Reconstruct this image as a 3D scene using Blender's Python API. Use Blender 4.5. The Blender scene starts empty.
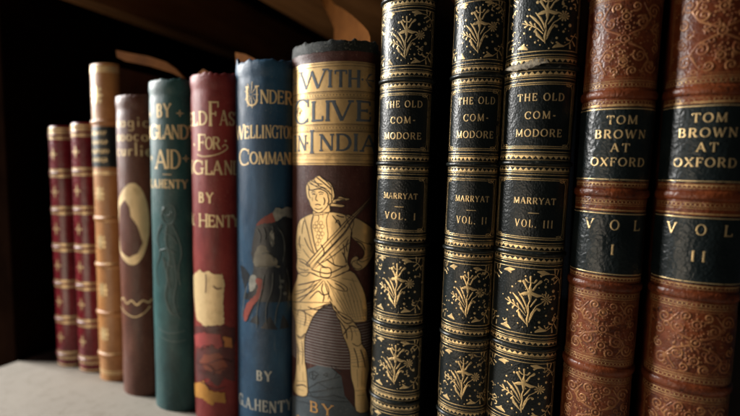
import bpy, bmesh, math, random
from mathutils import Vector, Matrix, noise
from mathutils.geometry import tessellate_polygon
random.seed(11)
scn = bpy.context.scene
# ------------------------------------------------------------------ camera
cd = bpy.data.cameras.new('camera'); cam = bpy.data.objects.new('camera', cd); scn.collection.objects.link(cam)
R_ = Vector((0.91363, 0.40625, 0.01539)); U_ = Vector((-0.04618, 0.0661, 0.99674)); F_ = Vector((-0.40391, 0.91137, -0.07915))
cam.matrix_world = Matrix(((R_.x, U_.x, -F_.x, 0), (R_.y, U_.y, -F_.y, -.156), (R_.z, U_.z, -F_.z, .115), (0, 0, 0, 1)))
cd.lens = 21.885; cd.sensor_width = 36; cd.clip_start = .005; cd.clip_end = 20
cd.dof.use_dof = True; cd.dof.focus_distance = .155; cd.dof.aperture_fstop = 5.4
scn.camera = cam
# ------------------------------------------------------------------ light
w = bpy.data.worlds.new('World'); scn.world = w; w.use_nodes = True
w.node_tree.nodes['Background'].inputs[0].default_value = (.75, .85, 1, 1)
w.node_tree.nodes['Background'].inputs[1].default_value = .015
def area(name, loc, target, sx, sy, power, col):
    l = bpy.data.lights.new(name, 'AREA'); l.shape = 'RECTANGLE'; l.size = sx; l.size_y = sy; l.energy = power; l.color = col
    o = bpy.data.objects.new(name, l); scn.collection.objects.link(o); o.location = loc
    o.rotation_euler = (Vector(target) - Vector(loc)).to_track_quat('-Z', 'Y').to_euler(); return o
area('window_light', (-1.26, -.22, .56), (-.05, 0, .1), .40, .6, 50, (1, .975, .94))
area('shelf_fill', (-.45, -.85, -.10), (-.15, .1, .2), .5, .3, 2.6, (1, .82, .62))  # added fill lamp, brightens the underside of the shelf above
scn.view_settings.view_transform = 'Standard'; scn.view_settings.look = 'None'
scn.view_settings.exposure = 0; scn.view_settings.gamma = 1
# ------------------------------------------------------------------ materials
class N:
    def __init__(s, name):
        s.m = bpy.data.materials.new(name); s.m.use_nodes = True; s.t = s.m.node_tree
        s.b = s.t.nodes['Principled BSDF']; s.co = s.t.nodes.new('ShaderNodeNewGeometry').outputs['Position']
    def n(s, k, **kw):
        q = s.t.nodes.new(k)
        for a, v in kw.items(): setattr(q, a, v)
        return q
    def l(s, a, b): s.t.links.new(a, b)
    def scale(s, v, rnd=0):
        q = s.n('ShaderNodeMapping'); q.inputs['Scale'].default_value = v; q.inputs['Location'].default_value = (rnd, rnd*.7, rnd*.3); s.l(s.co, q.inputs[0]); return q.outputs[0]
    def noise(s, sc, det=4, rough=.55, vec=None, dist=0):
        q = s.n('ShaderNodeTexNoise'); q.inputs['Scale'].default_value = sc; q.inputs['Detail'].default_value = det
        q.inputs['Roughness'].default_value = rough; q.inputs['Distortion'].default_value = dist; s.l(vec or s.co, q.inputs['Vector']); return q.outputs[0]
    def vor(s, sc, feat='F1', vec=None):
        q = s.n('ShaderNodeTexVoronoi'); q.feature = feat; q.inputs['Scale'].default_value = sc; s.l(vec or s.co, q.inputs['Vector']); return q.outputs['Distance']
    def ramp(s, src, a, b, ca=(0,0,0,1), cb=(1,1,1,1)):
        q = s.n('ShaderNodeValToRGB'); e = q.color_ramp.elements; e[0].position = a; e[1].position = b; e[0].color = ca; e[1].color = cb; s.l(src, q.inputs[0]); return q.outputs[0]
    def mix(s, f, a, b, mode='MIX'):
        q = s.n('ShaderNodeMix', data_type='RGBA', blend_type=mode)
        for i, v in ((0, f), (6, a), (7, b)):
            if isinstance(v, (int, float)): q.inputs[i].default_value = v
            elif isinstance(v, tuple): q.inputs[i].default_value = v + ((1,) if len(v) == 3 else ())
            else: s.l(v, q.inputs[i])
        return q.outputs[2]
    def math(s, op, a, b=0.):
        q = s.n('ShaderNodeMath', operation=op)
        for i, v in ((0, a), (1, b)):
            if isinstance(v, (int, float)): q.inputs[i].default_value = v
            else: s.l(v, q.inputs[i])
        return q.outputs[0]
    def bump(s, *hs):
        prev = None
        for h, st, d in hs:
            q = s.n('ShaderNodeBump'); q.inputs['Strength'].default_value = st; q.inputs['Distance'].default_value = d; s.l(h, q.inputs['Height'])
            if prev: s.l(prev, q.inputs['Normal'])
            prev = q.outputs[0]
        s.l(prev, s.b.inputs['Normal'])
    def set(s, col=None, rough=None, metal=None, spec=None):
        for k, v in (('Base Color', col), ('Roughness', rough), ('Metallic', metal), ('Specular IOR Level', spec)):
            if v is None: continue
            if isinstance(v, (int, float)): s.b.inputs[k].default_value = v
            elif isinstance(v, tuple): s.b.inputs[k].default_value = v + ((1,) if len(v) == 3 else ())
            else: s.l(v, s.b.inputs[k])
        return s.m
def leather(name, dark, light, wear, rough=.42, grain=1500, gb=.5, crack=.35, wearlo=.60, wearhi=.74, spec=.36, seed=0):
    s = N(name); c = s.mix(s.ramp(s.noise(95, 6, .65, s.scale((1,1,1), seed)), .34, .68), dark, light)
    fine = s.ramp(s.noise(900, 5, .7), wearlo, wearhi); big = s.ramp(s.noise(60, 3, .6, s.scale((1,1,1.6), seed+3)), .42, .62)
    wm = s.math('MULTIPLY', fine, big)
    c = s.mix(wm, c, wear)
    v = s.vor(grain, 'F1', s.scale((1,1,.8), seed)); v2 = s.vor(420, 'DISTANCE_TO_EDGE', s.scale((1,1,1), seed)); crk = s.ramp(v2, .0, .1)
    s.bump((s.noise(260, 4, .6), .22, .0005), (v, gb, .00022), (crk, crack, .00025))
    r = s.math('ADD', s.math('MULTIPLY', s.noise(420, 4, .7), .30), rough - .15)
    return s.set(c, r, 0., spec)
def cloth(name, a, b, wear, rough=.5, seed=0, weave=.55, wl=.57, wh=.68, spec=.26):
    s = N(name); c = s.mix(s.ramp(s.noise(70, 7, .7, s.scale((1,1,.6), seed)), .34, .66), a, b)
    c = s.mix(s.math('MULTIPLY', s.ramp(s.noise(26, 6, .7, s.scale((1,1,.5), seed+9), 1.), .50, .66), .55), c, tuple(x*.45 for x in a))
    sc = s.ramp(s.noise(120, 3, .6, s.scale((4,4,.25), seed+1), 2.), .66, .70); c = s.mix(s.math('MULTIPLY', sc, .35), c, wear)
    wm = s.math('MULTIPLY', s.ramp(s.noise(1100, 4, .75, s.scale((1,1,1), seed)), wl, wh), s.ramp(s.noise(55, 4, .7, s.scale((1,1,.7), seed+5)), .42, .66))
    c = s.mix(wm, c, wear)
    wv = s.n('ShaderNodeTexWave'); wv.bands_direction = 'Z'; wv.inputs['Scale'].default_value = 520; wv.inputs['Distortion'].default_value = 1.5; s.l(s.co, wv.inputs[0])
    s.bump((s.noise(190, 5, .65, s.scale((1,1,.6), seed)), .35, .0005), (s.noise(1400, 3, .7), weave, .0002), (wv.outputs[0], weave*.35, .00008))
    r = s.math('ADD', s.math('MULTIPLY', s.noise(300, 5, .7), .35), rough - .17)
    return s.set(c, r, 0., spec)
def gilt(name, gold, under, wl=.30, wh=.46, rough=.42, metal=.55, sc=800, seed=0):
    s = N(name)
    m = s.ramp(s.math('ADD', s.math('MULTIPLY', s.noise(sc, 5, .75, s.scale((1,1,1), seed)), .6), s.math('MULTIPLY', s.noise(110, 4, .7, s.scale((1,1,1), seed+2)), .4)), wl, wh)
    g = s.mix(s.noise(300, 4, .7), tuple(x*.72 for x in gold), gold)
    s.bump((s.noise(700, 4, .7), .35, .00015))
    return s.set(s.mix(m, under, g), s.math('SUBTRACT', rough + .12, s.math('MULTIPLY', m, .12)), s.math('MULTIPLY', m, metal), .35)
def plain(name, a, b, rough=.6, sc=200, spec=.4, st=.3):
    s = N(name); s.bump((s.noise(sc*4, 4, .7), st, .0002)); return s.set(s.mix(s.ramp(s.noise(sc, 5, .65), .3, .7), a, b), rough, 0., spec)
BLK = (.010, .014, .015)
M = {}
M['black'] = leather('black_morocco', (.0035,.006,.0065), (.008,.012,.0125), (.07,.06,.045), .36, grain=1500, gb=.33, crack=.08, wearlo=.62, wearhi=.78)
M['ridge'] = leather('worn_band_leather', (.004,.006,.006), (.012,.015,.013), (.13,.12,.09), .34, crack=.05, gb=.2, wearlo=.56, wearhi=.72, seed=4)
M['tanl'] = leather('brown_calf', (.050,.010,.0035), (.150,.036,.010), (.022,.008,.004), .36, grain=1100, gb=.35, crack=.2, wearlo=.50, wearhi=.66, seed=9)
M['label'] = leather('dark_green_label_leather', (.0035,.007,.008), (.010,.015,.016), (.035,.03,.022), .33, grain=1000, gb=.4, crack=.14, seed=15)
M['gold'] = gilt('gold_leaf', (.98,.72,.36), (.016,.015,.011), .385, .47, .38, .72)
M['goldtext'] = M['gold']
for q, (a, b, sc, c) in enumerate(((.36, .50, 700, (.98,.74,.38)), (.40, .50, 900, (.92,.66,.32)), (.34, .48, 600, (1.,.73,.35))), 1):
    M['gold%d' % q] = gilt('rubbed_gold_leaf', c, (.015,.014,.011), a, b, .37, .70, sc=sc, seed=q*3)
M['goldt'] = gilt('tarnished_gold_on_calf', (.34,.16,.06), (.15,.046,.016), .44, .62, .34, .25, sc=500)
M['goldline'] = gilt('gold_rule_on_calf', (.62,.40,.17), (.13,.045,.015), .40, .54, .40, .5, sc=900)
M['clive'] = cloth('maroon_cloth', (.046,.015,.012), (.082,.029,.022), (.20,.12,.09), .40, 1)
M['clivegold'] = gilt('gilt_block_on_cloth', (.78,.53,.24), (.34,.21,.10), .22, .50, .42, .72, sc=500)
M['figgold'] = gilt('bright_gilt_figure', (.90,.64,.31), (.46,.29,.13), .20, .42, .38, .75, sc=600, seed=3)
M['ink'] = plain('dark_brown_ink', (.035,.020,.014), (.06,.035,.022))
M['inkblue'] = plain('slate_blue_ink', (.055,.07,.085), (.10,.12,.14), .45, 500)
M['stripe'] = plain('grey_mauve_stripe', (.13,.11,.105), (.20,.17,.16), .5, 500)
M['rock'] = cloth('slate_grey_print', (.050,.066,.078), (.085,.105,.118), (.16,.17,.17), .40, 6)
M['capcloth'] = cloth('frayed_grey_green_cloth', (.006,.009,.008), (.015,.019,.017), (.22,.22,.18), .65, 2, wl=.56, wh=.66)
M['navy'] = cloth('navy_blue_cloth', (.012,.044,.092), (.026,.080,.145), (.12,.15,.17), .42, 21)
M['redc'] = cloth('faded_red_cloth', (.17,.018,.018), (.28,.040,.033), (.34,.14,.10), .46, 31)
M['teal'] = cloth('teal_green_cloth', (.014,.058,.062), (.032,.098,.098), (.14,.17,.15), .42, 41)
M['brownc'] = cloth('russet_brown_cloth', (.085,.027,.016), (.14,.048,.028), (.24,.13,.08), .42, 51)
M['tealdark'] = plain('dark_teal_stamping', (.034,.075,.076), (.06,.115,.112), .4)
M['htext'] = gilt('dulled_gilt_letters', (.82,.62,.33), (.34,.24,.12), .20, .40, .45, .3, seed=7)
M['cream'] = gilt('cream_gilt_block', (.80,.60,.32), (.50,.34,.15), .22, .48, .46, .2, sc=300, seed=8)
M['sky_dark'] = plain('black_print', (.010,.014,.020), (.022,.028,.034), .38)
M['redprint'] = plain('scarlet_print', (.20,.035,.025), (.30,.06,.04), .5)
M['pinkprint'] = plain('crimson_print', (.24,.028,.03), (.34,.05,.045), .5)
M['darkprint'] = plain('maroon_black_print', (.045,.012,.012), (.12,.022,.020), .45, 120)
M['rustprint'] = plain('rust_print', (.15,.035,.018), (.24,.06,.03), .5, 120)
M['yellowprint'] = plain('ochre_yellow_print', (.36,.15,.018), (.52,.25,.04), .5, 150)
M['orangeprint'] = plain('burnt_orange_print', (.36,.13,.03), (.46,.18,.05), .5)
M['greyprint'] = plain('pale_grey_print', (.16,.17,.15), (.36,.35,.30), .5, 300)
M['tanprint'] = plain('dull_tan_print', (.14,.13,.10), (.22,.20,.15), .5)
M['oxblood'] = leather('oxblood_calf', (.12,.006,.012), (.21,.018,.026), (.30,.11,.08), .27, seed=61, gb=.2, crack=.1)
M['honey'] = leather('honey_calf', (.36,.15,.045), (.50,.24,.08), (.18,.07,.03), .40, seed=71, gb=.25, crack=.15)
M['honeytop'] = leather('brown_cover_leather', (.09,.035,.02), (.15,.06,.03), (.2,.1,.06), .5, seed=72)
M['paper'] = plain('aged_page_edges', (.42,.34,.22), (.55,.46,.32), .8, 900)
M['slip'] = plain('brown_paper', (.085,.030,.007), (.15,.056,.013), .85, 60, .03)
def wood():
    s = N('dark_stained_wood'); g = s.noise(9, 8, .65, s.scale((9, 1.0, 9), 2), 1.2)
    c = s.mix(s.ramp(g, .3, .7), (.26,.12,.045), (.60,.31,.13)); c = s.mix(s.ramp(s.noise(5, 3, .5, s.scale((3,.5,3))), .48, .62), c, (.012,.006,.004))
    s.bump((g, .3, .001)); return s.set(c, .5, 0., .3)
M['wood'] = wood()
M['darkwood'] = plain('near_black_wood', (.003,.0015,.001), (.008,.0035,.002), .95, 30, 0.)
def shelfm():
    s = N('pale_painted_shelf'); a = s.noise(14, 6, .65); b = s.noise(160, 5, .7); k = s.ramp(s.noise(700, 3, .7), .62, .72)
    c = s.mix(a, (.20,.178,.148), (.31,.28,.235)); c = s.mix(s.math('MULTIPLY', s.ramp(b, .5, .7), .5), c, (.16,.135,.10)); c = s.mix(s.math('MULTIPLY', k, .35), c, (.12,.09,.06))
    s.bump((b, .3, .0006), (s.noise(1200, 3, .7), .3, .0002)); return s.set(c, .62, 0., .3)
M['shelf'] = shelfm()
# ------------------------------------------------------------------ helpers
def link(name, me, mat=None, parent=None):
    o = bpy.data.objects.new(name, me); scn.collection.objects.link(o)
    if mat: me.materials.append(mat)
    if parent: o.parent = parent
    return o
def tag(o, label=None, cat=None, group=None, kind=None):
    for k, v in (('label', label), ('category', cat), ('group', group), ('kind', kind)):
        if v: o[k] = v
    return o
def smooth(me):
    for p in me.polygons: p.use_smooth = True
def box_bm(bm, x0, x1, y0, y1, z0, z1, bev=0.):
    r = bmesh.ops.create_cube(bm, size=1)
    for v in r['verts']:
        v.co = Vector((x0 if v.co.x < 0 else x1, y0 if v.co.y < 0 else y1, z0 if v.co.z < 0 else z1))
    if bev:
        es = {e for v in r['verts'] for e in v.link_edges}
        bmesh.ops.bevel(bm, geom=list(es), offset=bev, segments=2, affect='EDGES', profile=.6)
def boxes(name, L, mat, parent, bev=0.):
    bm = bmesh.new()
    for b in L: box_bm(bm, *b, bev)
    me = bpy.data.meshes.new(name); bm.to_mesh(me); bm.free(); return link(name, me, mat, parent)
MM = .001
class Book:
    def __init__(s, name, cx, W, b, p, yt, H, depth=.115, dis=.00012, seed=0, z0=0.0):
        s.cx, s.W, s.b, s.yt, s.H, s.depth, s.dis, s.seed, s.z0 = cx, W, b, yt, H, depth, dis, seed, z0
        a = W/2; n = 240; s.pts = []
        for i in range(n+1):
            t = math.pi*(1-i/n); c = math.cos(t); q = math.sin(t)
            s.pts.append(Vector((a*math.copysign(abs(c)**(2/p), c), b*(1-abs(q)**(2/p)))))
        s.us = [0.]
        for i in range(n): s.us.append(s.us[-1] + (s.pts[i+1]-s.pts[i]).length)
        m = s.us[-1]/2; s.us = [u-m for u in s.us]; s.half = m
        s.root = bpy.data.objects.new(name, None); s.root.empty_display_size = .01; scn.collection.objects.link(s.root); s.root.location = (cx, yt, 0)
        s.prof = None; s.sh = 0.; s.k = 0
    def sec(s, u):
        import bisect
        u = max(-s.half, min(s.half, u)); i = min(len(s.us)-2, max(0, bisect.bisect_right(s.us, u)-1))
        k = (u-s.us[i])/((s.us[i+1]-s.us[i]) or 1); P = s.pts[i].lerp(s.pts[i+1], k)
        A = s.pts[max(0, i-3)]; B = s.pts[min(len(s.pts)-1, i+4)]; T = (B-A).normalized()
        return P, Vector((T.y, -T.x))
    def map(s, u, z, off):          # book-local metres
        P, n = s.sec(u)
        d = off + s.dis*noise.noise(Vector((u*90, z*45, s.seed*7.3))) + s.dis*.5*noise.noise(Vector((u*300, z*160, s.seed*3.1)))
        if s.prof: d += s.prof(u, z)
        return Vector((P.x+n.x*d, P.y+n.y*d, z))
    def grid(s, name, mat, u0, u1, z0, z1, off, du=.0006, dz=.0012, rag0=0., rag1=0., offf=None, parent=None, rim=0.):
        nu = max(4, int((u1-u0)/du)); nz = max(1, int((z1-z0)/dz)); V = []; Fs = []
        for j in range(nz+1):
            for i in range(nu+1):
                u = u0+(u1-u0)*i/nu; k = j/nz; z = z0+(z1-z0)*k
                if rag1 and k > .5: z += rag1*max(0, k*6-5)*(.8*noise.noise(Vector((u*300, s.seed, 1)))+.25*noise.noise(Vector((u*1500, s.seed, 2)))+2.2*max(0, noise.noise(Vector((u*330, s.seed, 8)))-.2))
                if rag0 and k < .5: z += rag0*(1-2*k)*noise.noise(Vector((u*500, s.seed, 5)))
                V.append(s.map(u, z, off + (offf(u, z) if offf else 0.)))
        for j in range(nz):
            for i in range(nu):
                a = j*(nu+1)+i; Fs.append((a, a+1, a+nu+2, a+nu+1))
        if rim:   # turn the top edge inwards and down: gives the covering its thickness
            base = nz*(nu+1); off0 = len(V)
            for q, (din, dzz) in enumerate(((.00035, .0002), (rim, -.0002), (rim*1.1, -.006))):
                for i in range(nu+1):
                    u = u0+(u1-u0)*i/nu; P, n = s.sec(u); t = V[base+i]; V.append(Vector((t.x-n.x*din, t.y-n.y*din, t.z+dzz)))
            rows = [base, off0, off0+nu+1, off0+2*(nu+1)]
            for a, b in zip(rows, rows[1:]):
                for i in range(nu): Fs.append((a+i, a+i+1, b+i+1, b+i))
        me = bpy.data.meshes.new(name); me.from_pydata(V, [], Fs); smooth(me); return link(name, me, mat, parent or s.root)
    def cover(s, cm, spine_mat, rim=.0012, rag=0., name='spine', backlen=None, squeeze=.0006):
        H = s.H; a = s.W/2
        sp = s.grid(name, spine_mat, -s.half, s.half, s.z0, H, 0., rag1=rag, rim=rim)
        y0 = s.b-.0003; y1 = y0+(backlen or s.depth)
        for sg in (-1, 1):
            xa, xb = sorted((sg*(a-.00015), sg*(a-.0026)))
            boxes('cover_board', [(xa, xb, y0, y1, s.z0+.0002, H-.0012)], cm, s.root, .0005)
        boxes('page_block', [(-a+.0027, a-.0027, y0-.25*s.b, y1-.003, s.z0+.003, H-.005)], M['paper'], s.root)
        return sp
def curve(P, closed=False, n=4):
    out = []; m = len(P); P = [Vector(p) for p in P]
    if m < 3: return [tuple(p) for p in P]
    for i in range(m if closed else m-1):
        if closed: a, b, c, d = P[i-1], P[i], P[(i+1) % m], P[(i+2) % m]
        else: a, b, c, d = P[max(0, i-1)], P[i], P[i+1], P[min(m-1, i+2)]
        for k in range(n):
            t = k/n; out.append(tuple(.5*((2*b)+(c-a)*t+(2*a-5*b+4*c-d)*t*t+(3*b-a-3*c+d)*t*t*t)))
    if not closed: out.append(tuple(P[-1]))
    return out
class Deco:
    """surface work (letters, tooling, prints) drawn flat in (u, z) and laid on a spine"""
    def __init__(s, book, base=.00005): s.b = book; s.V = []; s.F = []; s.base = base; s.k = 0
    def o(s): s.k = (s.k+1) % 11; return s.base + s.k*.0000035
    def line(s, pts, ws, dome=.00004, closed=False, cap=True):   # mm
        if isinstance(ws, (int, float)): ws = [ws]*len(pts)
        P = []; Wd = []
        for i in range(len(pts)-1):
            (x0, y0), (x1, y1) = pts[i], pts[i+1]; n = max(1, int(math.ceil(abs(x1-x0)/.7)), int(math.ceil(abs(y1-y0)/4)))
            for k in range(n): t = k/n; P.append(Vector((x0+(x1-x0)*t, y0+(y1-y0)*t))); Wd.append(ws[i]+(ws[i+1]-ws[i])*t)
        P.append(Vector(pts[-1])); Wd.append(ws[-1])
        if len(P) < 2: return
        off = s.o(); base = len(s.V); b = s.b
        for i, p in enumerate(P):
            t = (P[min(len(P)-1, i+1)]-P[max(0, i-1)])
            if t.length < 1e-9: t = Vector((1, 0))
            t.normalize(); nn = Vector((-t.y, t.x))*(Wd[i]/2)
            for q, dd in ((-1, 0), (0, dome), (1, 0)):
                r = p+nn*q; s.V.append(b.map(r.x*MM, r.y*MM, off+dd))
        for i in range(len(P)-1):
            k = base+i*3
            s.F += [(k, k+3, k+4, k+1), (k+1, k+4, k+5, k+2)]
    def dot(s, x, y, r, dome=.00006, sy=1., n=9):
        off = s.o(); base = len(s.V); s.V.append(s.b.map(x*MM, y*MM, off+dome))
        for i in range(n):
            t = math.tau*i/n; s.V.append(s.b.map((x+r*math.cos(t))*MM, (y+r*sy*math.sin(t))*MM, off))
        for i in range(n): s.F.append((base, base+1+i, base+1+(i+1) % n))
    def ring(s, x, y, r, w, n=14, a0=0, a1=math.tau, sy=1., dome=.00004):
        s.line([(x+r*math.cos(a0+(a1-a0)*i/n), y+r*sy*math.sin(a0+(a1-a0)*i/n)) for i in range(n+1)], w, dome)
    def spiral(s, x, y, r, turns, a0, w0, w1, sg=1, n=26, dome=.00018):
        pts = []; ws = []
        for i in range(n+1):
            k = i/n; a = a0+sg*turns*math.tau*k; rr = r*(1-k*.82); pts.append((x+rr*math.cos(a), y+rr*math.sin(a))); ws.append(w0+(w1-w0)*k)
        s.line(pts, ws, dome); s.dot(pts[-1][0], pts[-1][1], w1*.9, dome)
    def poly(s, pts, jag=0., step=1.0):
        P = []
        for i in range(len(pts)):
            (x0, y0), (x1, y1) = pts[i], pts[(i+1) % len(pts)]; n = max(1, int(math.hypot(x1-x0, y1-y0)/.6)) if jag else 1
            for k in range(n):
                t = k/n; x = x0+(x1-x0)*t; y = y0+(y1-y0)*t
                if jag: x += jag*noise.noise(Vector((x*1.7, y*1.7, 3))); y += jag*noise.noise(Vector((x*1.7, y*1.7, 9)))
                P.append((x, y))
        bm = bmesh.new(); vs = [bm.verts.new((x, y, 0)) for x, y in P]
        for t in tessellate_polygon([[Vector((x, y, 0)) for x, y in P]]):
            try: bm.faces.new([vs[i] for i in t])
            except ValueError: pass
        xs = [p[0] for p in P]; x = math.floor(min(xs)/step)*step+step
        while x < max(xs):
            bmesh.ops.bisect_plane(bm, geom=bm.verts[:]+bm.edges[:]+bm.faces[:], plane_co=(x, 0, 0), plane_no=(1, 0, 0)); x += step
        ys = [p[1] for p in P]; y = math.floor(min(ys)/3)*3+3
        while y < max(ys):
            bmesh.ops.bisect_plane(bm, geom=bm.verts[:]+bm.edges[:]+bm.faces[:], plane_co=(0, y, 0), plane_no=(0, 1, 0)); y += 3
        bmesh.ops.triangulate(bm, faces=bm.faces[:]); bm.verts.index_update(); off = s.o(); base = len(s.V)
        for v in bm.verts: s.V.append(s.b.map(v.co.x*MM, v.co.y*MM, off))
        for f in bm.faces: s.F.append(tuple(base+v.index for v in f.verts))
        bm.free()
    def zig(s, z, h, u0, u1, n, up=1):
        for i in range(n):
            a = u0+(u1-u0)*i/n; c = u0+(u1-u0)*(i+1)/n; m = (a+c)/2; g = (c-a)*.04
            hh = h*random.uniform(.85, 1.1)
            s.line([(m, z), (m, z+up*hh)], [(c-a)*.96, .12], .00004)
        s.line([(u0, z-up*.1), (u1, z-up*.1)], .22)
    def build(s, name, mat, parent=None):
        me = bpy.data.meshes.new(name); me.from_pydata(s.V, [], s.F); me.validate(); smooth(me)
        return link(name, me, mat, parent or s.b.root)
# ------------------------------------------------------------------ letters
def arc(cx, cy, rx, ry, a0, a1, n=12): return [(cx+rx*math.cos(math.radians(a0+(a1-a0)*i/n)), cy+ry*math.sin(math.radians(a0+(a1-a0)*i/n))) for i in range(n+1)]
def A_(*a): return ('a',)+a
def sf(x, y, h=.11): return ('t', [(x-h, y), (x+h, y)])
def st(x, y0=0, y1=1): return [('T', [(x, y0), (x, y1)]), sf(x, y0+.02), sf(x, y1-.02)]
GL = {
'A': (.86, [('t', [(.08,0),(.42,1)]), ('T', [(.42,1),(.78,0)]), ('t', [(.2,.34),(.64,.34)]), sf(.08,.02), sf(.78,.02)]),
'B': (.72, st(.15)+[('t', [(.15,.98),(.38,.98)]), A_(.38,.755,.2,.225,90,-90), ('t', [(.15,.53),(.38,.53)]), A_(.4,.27,.24,.25,90,-90), ('t', [(.15,.02),(.4,.02)])]),
'C': (.82, [A_(.46,.5,.4,.49,48,312), ('t', [(.76,.66),(.76,.98)]), ('t', [(.74,.05),(.74,.22)])]),
'D': (.86, st(.15)+[('t', [(.15,.98),(.38,.98)]), A_(.36,.5,.42,.48,90,-90), ('t', [(.15,.02),(.38,.02)])]),
'E': (.7, st(.15)+[('t', [(.15,.97),(.6,.97)]), ('t', [(.15,.52),(.48,.52)]), ('t', [(.15,.03),(.63,.03)]), ('t', [(.6,1),(.6,.78)]), ('t', [(.63,0),(.63,.24)]), ('t', [(.48,.42),(.48,.62)])]),
'F': (.66, st(.15)+[('t', [(.15,.97),(.6,.97)]), ('t', [(.15,.5),(.46,.5)]), ('t', [(.6,1),(.6,.76)]), ('t', [(.46,.4),(.46,.6)])]),
'G': (.88, [A_(.46,.5,.4,.49,48,300), ('t', [(.76,.66),(.76,.98)]), ('T', [(.74,.02),(.74,.40)]), sf(.74,.42,.13)]),
'H': (.88, st(.15)+st(.73)+[('t', [(.15,.5),(.73,.5)])]),
'I': (.32, st(.16)),
'K': (.8, st(.15)+[('t', [(.15,.42),(.66,1)]), ('T', [(.32,.6),(.72,0)]), sf(.72,.02), sf(.66,.98)]),
'L': (.66, st(.15)+[('t', [(.15,.03),(.6,.03)]), ('t', [(.6,0),(.6,.26)])]),
'M': (1.02, [('t', [(.12,0),(.15,1)]), ('T', [(.15,1),(.51,.05)]), ('t', [(.51,.05),(.86,1)]), ('T', [(.86,1),(.89,0)]), sf(.12,.02), sf(.89,.02), sf(.12,.98,.07), sf(.89,.98,.07)]),
'N': (.88, [('t', [(.14,0),(.14,1)]), ('T', [(.14,1),(.74,.02)]), ('t', [(.74,.02),(.74,1)]), sf(.14,.02), sf(.74,.98), sf(.1,.98,.07)]),
'O': (.9, [A_(.45,.5,.39,.49,90,450)]),
'R': (.8, st(.15)+[('t', [(.15,.98),(.4,.98)]), A_(.4,.74,.22,.24,90,-90), ('t', [(.15,.5),(.4,.5)]), ('T', [(.4,.5),(.7,0)]), sf(.73,.02,.08)]),
'S': (.66, [A_(.33,.745,.23,.235,40,235), ('T', [(.2,.6),(.46,.4)]), A_(.33,.255,.25,.235,50,-145), ('t', [(.53,.72),(.53,.98)]), ('t', [(.12,.02),(.12,.28)])]),
'T': (.8, st(.4)+[('t', [(.06,.97),(.74,.97)]), ('t', [(.06,1),(.06,.76)]), ('t', [(.74,1),(.74,.76)])]),
'U': (.86, [('T', [(.16,1),(.16,.32)]), A_(.44,.32,.28,.31,180,360), ('t', [(.72,.32),(.72,1)]), sf(.16,.98), sf(.72,.98)]),
'V': (.84, [('T', [(.08,1),(.43,0)]), ('t', [(.43,0),(.76,1)]), sf(.08,.98), sf(.76,.98)]),
'W': (1.14, [('T', [(.08,1),(.34,0)]), ('t', [(.34,0),(.58,.95)]), ('T', [(.56,.95),(.8,0)]), ('t', [(.8,0),(1.06,1)]), sf(.08,.98), sf(1.06,.98)]),
'X': (.84, [('T', [(.1,1),(.74,0)]), ('t', [(.1,0),(.74,1)]), sf(.1,.98), sf(.74,.98), sf(.1,.02), sf(.74,.02)]),
'Y': (.8, [('T', [(.07,1),(.4,.48)]), ('t', [(.4,.48),(.73,1)]), ('T', [(.4,.5),(.4,0)]), sf(.07,.98), sf(.73,.98), sf(.4,.02)]),
'-': (.44, [('T', [(.06,.42),(.36,.42)])]), '.': (.26, [('d', .11, .06)]), "'": (.24, [('T', [(.14,1),(.1,.75)])]), ' ': (.4, []), '·': (.3, [('d', .15, .5)]), '*': (.5, [('d', .25, .7), ('d', .25, .3), ('d', .1, .5), ('d', .4, .5), ('d', .25, .5)]),
'a': (.6, [A_(.27,.25,.2,.24,0,360), ('T', [(.48,.5),(.48,0)])]), 'c': (.5, [A_(.28,.26,.22,.25,50,310)]), 'e': (.54, [A_(.28,.26,.22,.25,0,310), ('t', [(.08,.28),(.48,.28)])]),
'g': (.6, [A_(.27,.25,.2,.24,0,360), ('T', [(.48,.5),(.48,-.2)]), A_(.28,-.2,.2,.14,0,-150)]), 'i': (.26, [('T', [(.13,0),(.13,.5)]), ('d', .13, .72)]), 'l': (.26, [('T', [(.13,0),(.13,1)])]), 'o': (.58, [A_(.29,.26,.23,.25,90,450)]),
'r': (.42, [('T', [(.12,0),(.12,.5)]), A_(.28,.3,.16,.18,170,40)]), 'u': (.6, [('T', [(.12,.5),(.12,.2)]), A_(.29,.2,.17,.19,180,360), ('T', [(.48,.5),(.48,0)])]), 's': (.44, [A_(.22,.37,.14,.12,40,250), A_(.22,.13,.16,.12,80,-140)]), 't': (.4, [('T', [(.18,.85),(.18,.1)]), ('t', [(.04,.5),(.36,.5)])]), 'n': (.6, [('T', [(.12,.5),(.12,0)]), A_(.3,.3,.18,.19,180,0), ('T', [(.48,.3),(.48,0)])]),
}
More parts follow.
